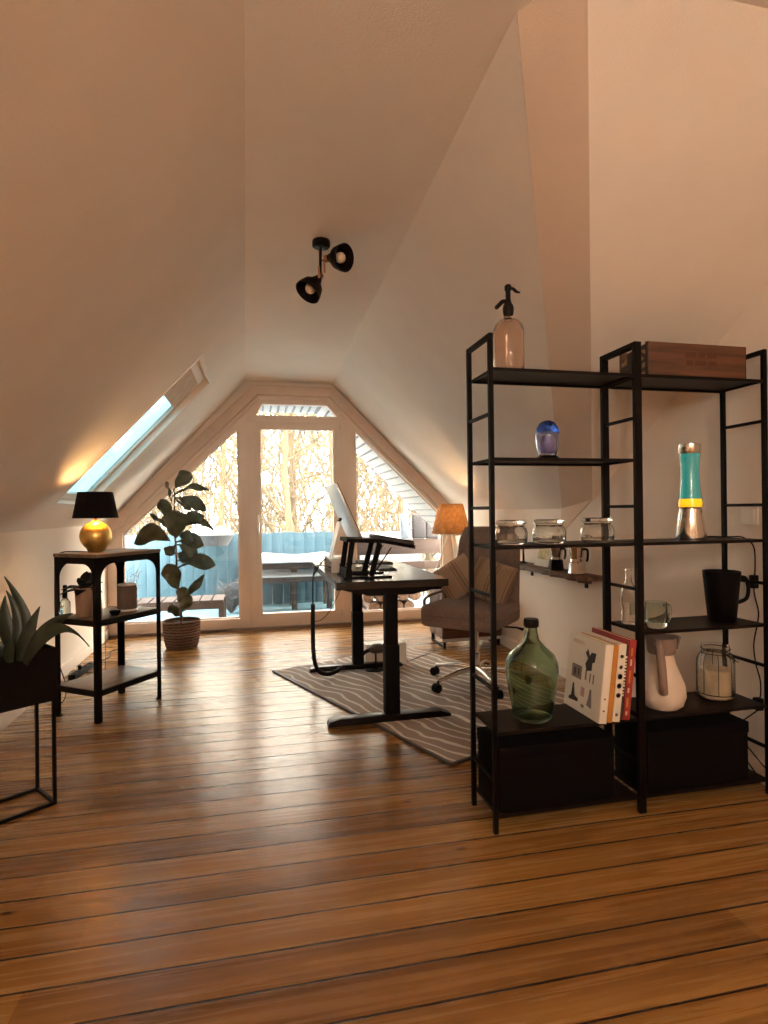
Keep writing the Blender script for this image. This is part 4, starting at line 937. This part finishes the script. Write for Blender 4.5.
t = thing('dock_tray', 'dark letter tray with papers on desk behind the laptop stand', 'tray', (.60, 3.63, ZT))
MB().box(-.09, -.12, 0, .10, .12, .006).box(-.09, -.12, .05, .10, .12, .055).box(-.09, -.12, .006, -.082, .12, .05).box(.092, .11, .006, .10, .12, .05).build('frame', MT['blackm'], t)
MB().box(-.07, -.11, .0065, .09, .105, .014).build('papers', MT['paperw'], t)
t = thing('keyboard', 'thin dark keyboard lying on the desk top', 'keyboard', (.83, 3.70, ZT), math.radians(88))
MB().box(-.15, -.055, 0, .15, .055, .010).build('case', MT['darkcov'], t, bevel=.003)
kb = MB()
for i in range(13):
    for j in range(4): kb.box(-.142 + i * .022, -.048 + j * .024, .010, -.124 + i * .022, -.028 + j * .024, .0125)
kb.build('keys', MT['plastb'], t)
tag(MB().box(-.075, -.11, 0, .075, .11, .012).build('notebook', MT['darkcov'], bevel=.002, loc=(.86, 4.08, ZT)), 'closed dark notebook at the far end of the desk', 'notebook').rotation_euler = (0, 0, .3)

# cable chain and loose cable from desk to floor
t = thing('cable_chain', 'thick black cable sleeve curving from desk edge to the floor', 'cable')
MB().tube(smoothpts([(.375, 3.86, .53), (.372, 3.86, .36), (.375, 3.86, .20), (.40, 3.87, .09), (.46, 3.90, .045), (.53, 3.95, .040), (.60, 4.02, .055)], 8), .0145, 10).build('sleeve', MT['cable'], t)
MB().tube(smoothpts([(.375, 3.86, .53), (.378, 3.86, .70), (.40, 3.86, .755), (.43, 3.85, .80), (.47, 3.80, .845), (.50, 3.76, .83)], 6), .005, 6).build('cable_bundle', MT['cable'], t)
MB().tube(smoothpts([(.378, 3.86, .72), (.40, 3.83, .79), (.47, 3.72, .79), (.53, 3.65, .778)], 6), .0035, 6).build('cable_bundle', MT['cable'], t)
tag(MB().tube(smoothpts([(.375, 3.88, .41), (.44, 3.93, .41), (.52, 4.02, .47), (.60, 4.1, .60), (.63, 4.12, .70)], 7), .003, 6).build('loose_cable', MT['cablew']), 'thin brown cable looping under the desk top', 'cable')

# white box and dark domed lamp under the desk
t = thing('cable_box', 'white box standing on the rug behind the front desk leg', 'box', (.945, 4.19, RZ))
MB().box(-.165, -.06, 0, .145, .06, .150).build('body', MT['plastw'], t, bevel=.008); MB().box(-.165, -.06, .151, .145, .06, .160).build('lid', MT['plastw'], t, bevel=.003)
MB().lathe([(0, 0), (.008, 0), (.008, .003), (0, .003)], 10, (.145, -.02, .03), Matrix.Rotation(PI / 2, 3, 'Y')).build('button', MT['plastb'], t)
t = thing('domed_gadget', 'dark domed gadget on a thin stem in front of the white box', 'gadget', (.835, 4.03, RZ))
MB().lathe([(0, 0), (.05, 0), (.052, .006), (.03, .012), (0, .013)], 24, sx=1.5).build('base', MT['plastb'], t)
MB().tube([(0, 0, .012), (0, 0, .13)], .006, 8).build('stem', MT['plastb'], t)
MB().lathe([(0, .125), (.045, .128), (.06, .145), (.055, .168), (.032, .185), (0, .19)], 24, (.01, 0, 0), sx=1.05, sy=.8).build('dome', MT['darkcov'], t)
MB().tube(smoothpts([(-.03, 0, .15), (-.075, 0, .135), (-.105, .0, .10)], 4), [.014] * 5 + [.010] * 3 + [.006], 8).build('nozzle', MT['plastb'], t)
tag(MB().tube(smoothpts([(1.095, 4.17, RZ + .03), (1.12, 4.19, RZ + .005), (1.22, 4.28, RZ + .004), (1.32, 4.36, RZ + .004), (1.41, 4.46, .02), (1.43, 4.50, .2), (1.46, 4.505, .42), (1.475, 4.53, .575), (1.485, 4.60, .585), (1.51, 4.63, .584)], 6), .0028, 6).build('lamp_cable', MT['cablew']), 'thin cable running over the rug towards the low cabinet', 'cable')

# ------------------------------------------------------------------ office chair
CH = thing('office_chair', 'grey upholstered swivel chair with buttoned back and aluminium star base', 'chair', (1.405, 3.545, RZ), math.radians(-45))
# local -y is the front of the seat
star = []
for i in range(5):
    a = math.radians(90 + 72 * i + 11); c, s = math.cos(a), math.sin(a)
    MB().tube([(.02 * c, .02 * s, .105), (.15 * c, .15 * s, .100), (.315 * c, .315 * s, .072)], [.021, .018, .013], 10).build('base_arm', MT['chrome'], CH)
    wv = Vector((-s, c, 0)); p = Vector((.315 * c, .315 * s, 0))
    cs = MB().tube([p + Vector((0, 0, .07)), p + Vector((0, 0, .05))], .008, 8)
    for sd in (-1, 1):
        q = p + wv * sd * .014 + Vector((.012 * c, .012 * s, .0285)); Mr = Matrix((Vector((c, s, 0)), Vector((0, 0, 1)), wv)).transposed()
        cs.lathe([(0, -.009), (.022, -.009), (.028, -.006), (.028, .006), (.022, .009), (0, .009)], 18, q, Mr)
    cs.build('caster', MT['plastb'], CH)
MB().lathe([(0, .07), (.032, .07), (.034, .125), (.026, .13), (.026, .20), (.019, .205), (.019, .40), (0, .40)], 24).build('gas_lift', MT['chrome'], CH)
MB().box(-.11, -.10, .375, .11, .12, .405).build('seat_mount', MT['plastb'], CH, bevel=.006)
MB().tube([(.10, .03, .385), (.27, .03, .388), (.31, .03, .380)], [.006, .006, .011], 8).build('height_lever', MT['plastb'], CH)
def cushion_mesh(w, d, h, e=.18, nu=20, nv=20, puff=.3):
    """puffy block centred on origin"""
    m = MB()
    def top(sg):
        def fn(u, v):
            x = 2 * u - 1; y = 2 * v - 1
            k = (1 - abs(x) ** 6) ** .5 * (1 - abs(y) ** 6) ** .5 if abs(x) < 1 and abs(y) < 1 else 0
            return (x * w / 2, y * d / 2, sg * h / 2 * (1 - puff + puff * (1 - x * x) * (1 - y * y)) * max(k, .0))
        return fn
    vs = []; fs = []
    for sg in (1, -1):
        f = top(sg); b = len(vs)
        for i in range(nu + 1):
            for j in range(nv + 1): vs.append(f(i / nu, j / nv))
        for i in range(nu):
            for j in range(nv):
                a = b + i * (nv + 1) + j; q = (a, a + nv + 1, a + nv + 2, a + 1); fs.append(q if sg > 0 else tuple(reversed(q)))
    m.add(vs, fs, True); return m
def weld(o):
    bm = bmesh.new(); bm.from_mesh(o.data); bmesh.ops.remove_doubles(bm, verts=bm.verts, dist=.0004); bmesh.ops.recalc_face_normals(bm, faces=bm.faces); bm.to_mesh(o.data); bm.free(); return o
st_ = MB()
o = MB().box(-.248, -.315, .405, .248, .18, .545).build('seat', MT['fabric'], CH, bevel=.045, seg=5, sharp=80)
MB().tube([(-.248, -.25, .475), (-.248, .14, .475)], .006, 6).tube([(.248, -.25, .475), (.248, .14, .475)], .006, 6).tube([(-.20, -.315, .475), (.20, -.315, .475)], .006, 6).build('seat_piping', MT['fabric'], CH)
# curved back
def back_fn(face):
    def fn(u, v):
        x = 2 * u - 1; hgt = .43 + .59 * v; cur = .07 * x * x
        y = .215 + .12 * v ** 1.3 - cur * .9; th = .055
        ew = .245 * (1 - .10 * v) * (1 - .14 * max(0, v - .85) / .15)
        if face == 0:
            tuft = 0
            for tx in (-.5, 0, .5):
                for tv in (.55, .80):
                    d2 = ((x - tx) / .22) ** 2 + ((v - tv) / .14) ** 2; tuft += .022 * math.exp(-d2 * 2.5)
            return (x * ew, y - th * (1 - x ** 8) * (1 - (2 * v - 1) ** 10) ** .6 + tuft, hgt)
        return (x * ew, y + .03 * (1 - x ** 8), hgt)
    return fn
bk = MB(); N_ = 24; vs = []; fs = []
for fc in (0, 1):
    f = back_fn(fc); b = len(vs)
    for i in range(N_ + 1):
        for j in range(N_ + 1): vs.append(f(i / N_, j / N_))
    for i in range(N_):
        for j in range(N_):
            a = b + i * (N_ + 1) + j; q = (a, a + N_ + 1, a + N_ + 2, a + 1); fs.append(q if fc == 0 else tuple(reversed(q)))
W_ = N_ + 1; rim = [i * W_ for i in range(W_)] + [N_ * W_ + j for j in range(1, W_)] + [i * W_ + N_ for i in range(N_ - 1, -1, -1)] + [j for j in range(N_ - 1, 0, -1)]
for i in range(len(rim)):
    a, b2 = rim[i], rim[(i + 1) % len(rim)]; fs.append((a, b2, b2 + W_ * W_, a + W_ * W_))
bk.add(vs, fs, True).build('backrest', MT['fabric'], CH, sharp=70)
for tx in (-.5, 0, .5):
    for tv in (.55, .80):
        p = back_fn(0)((tx + 1) / 2, tv); MB().ball((p[0], p[1] - .003, p[2]), .010, 12, 8).build('button', MT['darkcov'], CH)
MB().bar((0, .10, .39), (0, .24, .41), .06, .012).bar((0, .245, .40), (0, .285, .62), .06, .012, (0, 1, 0)).build('back_bracket', MT['plastb'], CH)
for sx_ in (-1,):
    MB().tube(smoothpts([(sx_ * .262, -.20, .50), (sx_ * .275, -.19, .555), (sx_ * .275, -.10, .575), (sx_ * .275, .12, .578), (sx_ * .262, .20, .56)], 5), .010, 10).build('arm_loop', MT['fabric'], CH)
# two cushions leaning on the back
Rc = Matrix.Rotation(math.radians(-45), 4, 'Z'); cb = Vector((1.405, 3.545, RZ))
def pillow(name, lab, m, lx, ly, lz, s, pitch, roll, yaw):
    o = weld(cushion_mesh(s[0], s[1], s[2], nu=18, nv=18, puff=.75).build(name, m))
    o.matrix_world = Matrix.Translation(cb) @ Rc @ Matrix.Translation((lx, ly, lz)) @ Matrix.Rotation(yaw, 4, 'Z') @ Matrix.Rotation(pitch, 4, 'X') @ Matrix.Rotation(roll, 4, 'Z')
    return tag(o, lab, 'cushion', 'striped cushions on the office chair')
pillow('throw_pillow', 'striped beige cushion standing on edge at the left of the chair', MT['tan'], -.150, .06, .675, (.26, .26, .09), math.radians(72), math.radians(35), math.radians(14))
pillow('throw_pillow', 'larger striped sackcloth cushion at the right of the chair seat', MT['tan2'], .095, .045, .672, (.33, .27, .10), math.radians(68), math.radians(-14), math.radians(-10))

# ------------------------------------------------------------------ low cabinet with tripod lamp
LC = thing('low_cabinet', 'low brown cabinet on steel sled legs in the far right corner', 'cabinet', (1.765, 4.705, 0))
MB().box(-.265, -.175, .08, .265, .175, .565).build('body', MT['walnut'], LC, bevel=.004)
MB().box(-.27, -.18, .565, .27, .18, .580).build('top', MT['walnut'], LC, bevel=.003)
for i, x in enumerate((-.13, .13)):
    d_ = MB().box(x - .127, -.191, .10, x + .127, -.176, .55).build('door', MT['walnut'], LC, bevel=.002)
    MB().lathe([(0, 0), (.010, 0), (.012, .016), (0, .018)], 12, (x + (.1 if i == 0 else -.1), -.191, .36), Matrix.Rotation(PI / 2, 3, 'X')).build('knob', MT['alu'], d_)
for x in (-.24, .24):
    MB().box(x - .012, -.165, 0, x + .012, -.150, .08).box(x - .012, .150, 0, x + .012, .165, .08).box(x - .012, -.150, 0, x + .012, .150, .012).build('sled_leg', MT['blackm'], LC)
MB().box(-.25, -.172, .055, .25, -.160, .08).build('front_rail', MT['alu'], LC)
TP = Vector((1.66, 4.73, .58))
t = thing('tripod_lamp', 'lit lamp with burlap shade on three pale wooden legs', 'lamp', TP)
for i in range(3):
    a = 2 * PI * i / 3 + .5; c, s = math.cos(a), math.sin(a)
    MB().tube([(.145 * c, .145 * s, .0), (.012 * c, .012 * s, .40)], [.008, .011], 8).build('leg', MT['plastw'], t)
MB().lathe([(0, .385), (.03, .385), (.03, .41), (.012, .42), (.012, .45), (0, .45)], 16).build('hub', MT['plastw'], t)
MB().lathe([(.170, .358), (.105, .622), (.103, .622), (.168, .358), (.170, .358)], 40).build('shade', MT['burlap'], t)
MB().lathe([(.1705, .355), (.173, .357), (.172, .366), (.1695, .367), (.1705, .355)], 40).build('shade_hem', MT['plastw'], t)
MB().ball((0, 0, .49), .026, 16, 10).build('bulb', MT['bulb'], t)
def votive(x, y, h, lab):
    t = thing('votive_glass', lab, 'candle holder', (x, y, .58), group='small glasses on the low cabinet')
    MB().lathe([(0, .002), (.022, 0), (.026, .004), (.028, h), (.025, h), (.023, .012), (0, .012)], 20).build('cup', MT['gclear'], t)
    MB().lathe([(0, .0125), (.022, .0125), (.022, h * .55), (0, h * .55)], 16).build('candle', MT['ceramic'], t)
votive(1.535, 4.575, .075, 'small candle glass at the front left corner of the cabinet top'); votive(1.62, 4.56, .055, 'low candle glass standing in front of the tripod lamp legs'); votive(1.525, 4.68, .09, 'tall candle glass at the left rim of the cabinet top')

# ------------------------------------------------------------------ live-edge wall shelf and what stands on it
t = thing('wall_shelf', 'live edge wooden wall shelf on the right wall behind the jars', 'shelf', (XR, 3.62, .715))
pr = random.Random(8); edge = [(-.125 - .03 * pr.random(), -.56 + 1.20 * i / 18) for i in range(19)]
MB().prism([(0, -.56, 0), (0, .64, 0)] + [(x, y, 0) for x, y in reversed(edge)], (0, 0, .026)).build('plank', MT['driftw'], t, bevel=.004)
MB().prism([(x + .004, y, .0) for x, y in edge] + [(x + .03, y, 0) for x, y in reversed(edge)], (0, 0, -.014)).build('bark_edge', MT['walnut'], t)
for y in (-.35, .38): MB().box(-.10, y - .012, -.008, 0, y + .012, 0).box(-.012, y - .012, -.07, 0, y + .012, -.008).build('bracket', MT['black'], t)
ZW = .741
def moka(y, s, lab, dark):
    t = thing('moka_pot', lab, 'coffee pot', (1.955, y, ZW), math.radians(-75)); b = MT['sheet'] if dark else MT['steel']
    MB().lathe([(0, 0), (.050 * s, 0), (.052 * s, .006), (.046 * s, .07 * s), (.038 * s, .078 * s), (0, .078 * s)], 8, smooth=False).build('boiler', b, t)
    MB().lathe([(0, .0785 * s), (.040 * s, .0785 * s), (.037 * s, .095 * s), (.050 * s, .165 * s), (.046 * s, .168 * s), (0, .168 * s)], 8, smooth=False).build('upper_chamber', MT['steel'], t)
    MB().lathe([(0, .169 * s), (.049 * s, .169 * s), (.02 * s, .186 * s), (.006, .19 * s), (.008, .2 * s), (0, .205 * s)], 8, smooth=False).build('lid', MT['steel'], t)
    MB().tube(smoothpts([(.046 * s, 0, .155 * s), (.085 * s, 0, .155 * s), (.088 * s, 0, .11 * s), (.08 * s, 0, .085 * s)], 4), .007, 8).build('handle', MT['plastb'], t)
    MB().prism([(-.046 * s, -.014, .13 * s), (-.046 * s, .014, .13 * s), (-.068 * s, 0, .165 * s)], (.0, 0, .006)).build('spout', MT['steel'], t)
moka(3.48, .92, 'moka pot with dark base in the middle of the wall shelf', True)
moka(3.23, 1.0, 'steel coffee pot with black handle at the near end of wall shelf', False)
t = thing('picture_card', 'pale picture card leaning on the wall above the live edge shelf', 'card', (1.985, 3.75, ZW)); t.rotation_euler = (0, math.radians(12), 0)
MB().box(0, -.10, 0, .004, .10, .15).build('card', MT['paperw'], t); MB().box(-.0006, -.085, .05, 0, .07, .13).build('print', MT['cardy'], t)
t = thing('dark_candlestick', 'slim dark candlestick at the far end of the wall shelf', 'candlestick', (1.97, 3.99, ZW))
MB().lathe([(0, 0), (.028, 0), (.028, .008), (.008, .016), (.007, .12), (.014, .13), (0, .135)], 16).build('stick', MT['blackglaze'], t)

# ------------------------------------------------------------------ socket and cords at the right wall
t = thing('light_switch', 'white square switch plate on the right wall behind shelf', 'switch', (XR, 2.035, 1.115))
MB().box(-.010, -.042, -.042, 0, .042, .042).build('plate', MT['plastw'], t, bevel=.003); MB().box(-.014, -.030, -.030, -.0095, .030, .030).build('rocker', MT['plastw'], t, bevel=.002)
TV = Matrix.Translation(-Vector(LAVA.location))
MB().tube(smoothpts([(1.79, 2.03, 1.026), (1.86, 2.06, 1.024), (1.93, 2.06, 1.022), (1.965, 2.045, 1.022), (1.976, 2.0, 1.021), (2.012, 1.985, .985), (2.016, 1.982, .90), (2.012, 1.985, .80), (2.022, 1.975, .72), (2.018, 1.975, .67), (2.008, 1.985, .58), (2.012, 1.98, .50), (2.024, 1.97, .42), (2.012, 1.975, .34), (1.99, 2.06, .30), (2.0, 2.12, .22), (2.02, 2.10, .13), (2.03, 2.0, .03)], 6), .0028, 6).xf(TV).build('cord', MT['cable'], LAVA)
MB().cbox((2.012, 1.985, .838), (.026, .026, .055)).xf(TV).build('inline_switch', MT['plastb'], LAVA, bevel=.005)
MB().cbox((2.016, 1.975, .335), (.030, .03, .05)).xf(TV).build('plug', MT['plastb'], LAVA, bevel=.005)
tag(MB().tube(smoothpts([(2.016, 1.975, .31), (1.995, 2.03, .25), (2.02, 2.11, .20), (2.025, 2.02, .12), (2.03, 1.90, .05), (2.03, 1.75, .004)], 6), .0028, 6).build('extension_lead', MT['cable']), 'black extension lead curling down to the floor by the right wall', 'cord')

# ------------------------------------------------------------------ ceiling spotlight
t = thing('ceiling_spotlight', 'dark metal ceiling light with two adjustable bell spots', 'lamp', (.335, 2.82, ZC - (2.82 - 1.435) / (YE - 1.435) * (ZC - ZG)))
MB().lathe([(0, 0), (.042, 0), (.044, -.006), (.044, -.026), (.036, -.032), (0, -.032)], 28).build('canopy', MT['sheet'], t)
MB().tube([(-.003, 0, -.032), (-.006, 0, -.16)], .007, 8).tube([(.03, .02, -.0), (.032, .02, -.03)], .006, 8).build('stem', MT['sheet'], t)
MB().bar((-.014, -.012, -.13), (-.014, -.012, -.19), .006, .01).bar((.016, .012, -.10), (.016, .012, -.15), .006, .01).build('yoke', MT['brass'], t)
def spot(c, d):
    d = Vector(d).normalized(); u = Vector((0, 0, 1)); a = u.cross(d).normalized(); b = d.cross(a); M = Matrix((a, b, d)).transposed()
    sp = MB().lathe([(.0, -.055), (.020, -.055), (.024, -.045), (.030, -.03), (.052, -.005), (.063, .03), (.066, .048), (.064, .05), (.060, .03), (.049, -.002), (.026, -.026), (0, -.035)], 32, c, M).build('bell_shade', MT['sheet'], t)
    MB().lathe([(0, -.085), (.013, -.085), (.016, -.08), (.016, -.056), (0, -.056)], 16, c, M).build('socket', MT['brass'], sp)
    MB().ball(Vector(c) + d * .018, .026, 16, 10).build('bulb', MT['bulboff'], sp)
spot((.078, -.02, -.085), (.62, -.72, -.25)); spot((-.045, .0, -.225), (-.55, -.25, -.80))
MB().tube([(-.006, 0, -.09), (.03, .012, -.095)], .006, 8).tube([(-.006, 0, -.155), (-.008, .0, -.175)], .006, 8).build('joint', MT['brass'], t)

# ------------------------------------------------------------------ unseen lamps added behind the viewer to brighten the room
def fill(x, y, lab):
    t = thing('fill_floor_lamp', lab, 'lamp', (x, y, 0))
    MB().lathe([(0, 0), (.14, 0), (.145, .01), (.02, .03), (0, .03)], 32).build('base', MT['black'], t)
    MB().lathe([(0, .03), (.011, .03), (.011, 1.52), (0, 1.52)], 12).build('pole', MT['black'], t)
    MB().lathe([(0, 1.52), (.03, 1.522), (.15, 1.60), (.153, 1.605), (.146, 1.605), (.03, 1.532), (0, 1.53)], 36).build('bowl', MT['goldin'], t)
    MB().ball((0, 0, 1.572), .030, 16, 10).build('bulb', MT['bulb'], t)
    return t
fill(-.80, -1.5, 'uplighter lamp added unseen behind the viewer at left')
t = thing('fill_globe', 'opal globe lamp added unseen behind the viewer for brightness', 'lamp', (.25, -1.7, ZC))
MB().lathe([(0, 0), (.05, 0), (.05, -.02), (0, -.022)], 24).build('canopy', MT['plastw'], t)
MB().tube([(0, 0, -.02), (0, 0, -.40)], .004, 8).build('cable', MT['cable'], t)
MB().lathe([(0, -.40), (.03, -.40), (.035, -.44), (0, -.44)], 20).build('holder', MT['brass'], t)
MB().ball((0, 0, -.58), .145, 28, 18).build('globe', MT['globe'], t)  # glowing ball added out of view to brighten the room
# ------------------------------------------------------------------ lights, sky, camera
def point(name, loc, e, col, r):
    l = bpy.data.lights.new(name, 'POINT'); l.energy = e; l.color = col; l.shadow_soft_size = r
    o = bpy.data.objects.new(name, l); C.objects.link(o); o.location = loc; return o
point('bulb_light', TL + Vector((0, 0, .285)), 4.2, (1, .52, .17), .026)
point('tripod_bulb_light', TP + Vector((0, 0, .49)), 5, (1, .62, .30), .028)
point('fill_floor_light', (-.80, -1.5, 1.66), 50, (1, .87, .72), .06)  # light of the lamp added behind the viewer, lifts the ceiling
def portal(loc, rot, sx, sy):
    l = bpy.data.lights.new('portal', 'AREA'); l.shape = 'RECTANGLE'; l.size = sx; l.size_y = sy; l.cycles.is_portal = True
    o = bpy.data.objects.new('portal', l); C.objects.link(o); o.location = loc; o.rotation_euler = rot
portal((.36, YE + .02, 1.2), (-PI / 2, 0, 0), 3.3, 2.4)
portal(Lo((sx0 + sx1) / 2, (sy0 + sy1) / 2, .12), (0, math.radians(46) , 0), 1.3, .8)
s = bpy.data.lights.new('sun', 'SUN'); s.energy = 2.6; s.color = (1, .86, .62); s.angle = math.radians(1)
o = bpy.data.objects.new('sun', s); C.objects.link(o); o.rotation_euler = Vector((-1, .12, -.55)).to_track_quat('-Z', 'Y').to_euler()

W = bpy.data.worlds.new('World'); bpy.context.scene.world = W; W.use_nodes = True; nt = W.node_tree; bg = nt.nodes['Background']
tc = nt.nodes.new('ShaderNodeTexCoord'); sp = nt.nodes.new('ShaderNodeSeparateXYZ'); nt.links.new(tc.outputs['Generated'], sp.inputs[0])
rp = nt.nodes.new('ShaderNodeValToRGB'); e = rp.color_ramp.elements
mr = nt.nodes.new('ShaderNodeMapRange'); mr.inputs['From Min'].default_value = -1; nt.links.new(sp.outputs[2], mr.inputs['Value']); nt.links.new(mr.outputs[0], rp.inputs[0])
e[0].position = .45; e[0].color = (.55, .53, .50, 1); e[1].position = .5; e[1].color = (1, .86, .68, 1)
for p, c in ((.62, (1, .87, .70)), (.72, (.84, .76, .66)), (1.0, (.55, .54, .52))):
    x = e.new(p); x.color = list(c) + [1]
nt.links.new(rp.outputs[0], bg.inputs[0]); bg.inputs[1].default_value = 7.0

cam = bpy.data.cameras.new('Camera'); co = bpy.data.objects.new('Camera', cam); C.objects.link(co)
yaw = math.radians(12.7); R_ = .012
F = Vector((math.sin(yaw), math.cos(yaw), 0)); r = Vector((math.cos(yaw), -math.sin(yaw), 0)); U = Vector((0, 0, 1))
Ri = r * math.cos(R_) - U * math.sin(R_); Ui = U * math.cos(R_) + r * math.sin(R_)
M = Matrix((Ri, Ui, -F)).transposed().to_4x4(); M.translation = (0, 0, 1.15); co.matrix_world = M
cam.sensor_width = 36; cam.lens = 575 / 1024 * 36; cam.shift_y = -1.4 / 1024; cam.clip_start = .05; cam.clip_end = 300
sc = bpy.context.scene; sc.camera = co
sc.view_settings.view_transform = 'Standard'; sc.view_settings.look = 'None'; sc.view_settings.gamma = 1; sc.view_settings.use_curve_mapping = False
sc.view_settings.exposure = 2.52
cy = sc.cycles; cy.max_bounces = 12; cy.diffuse_bounces = 6; cy.glossy_bounces = 5; cy.transmission_bounces = 12; cy.transparent_max_bounces = 16
cy.use_denoising = True; cy.sample_clamp_indirect = 6; cy.caustics_refractive = True; cy.caustics_reflective = False
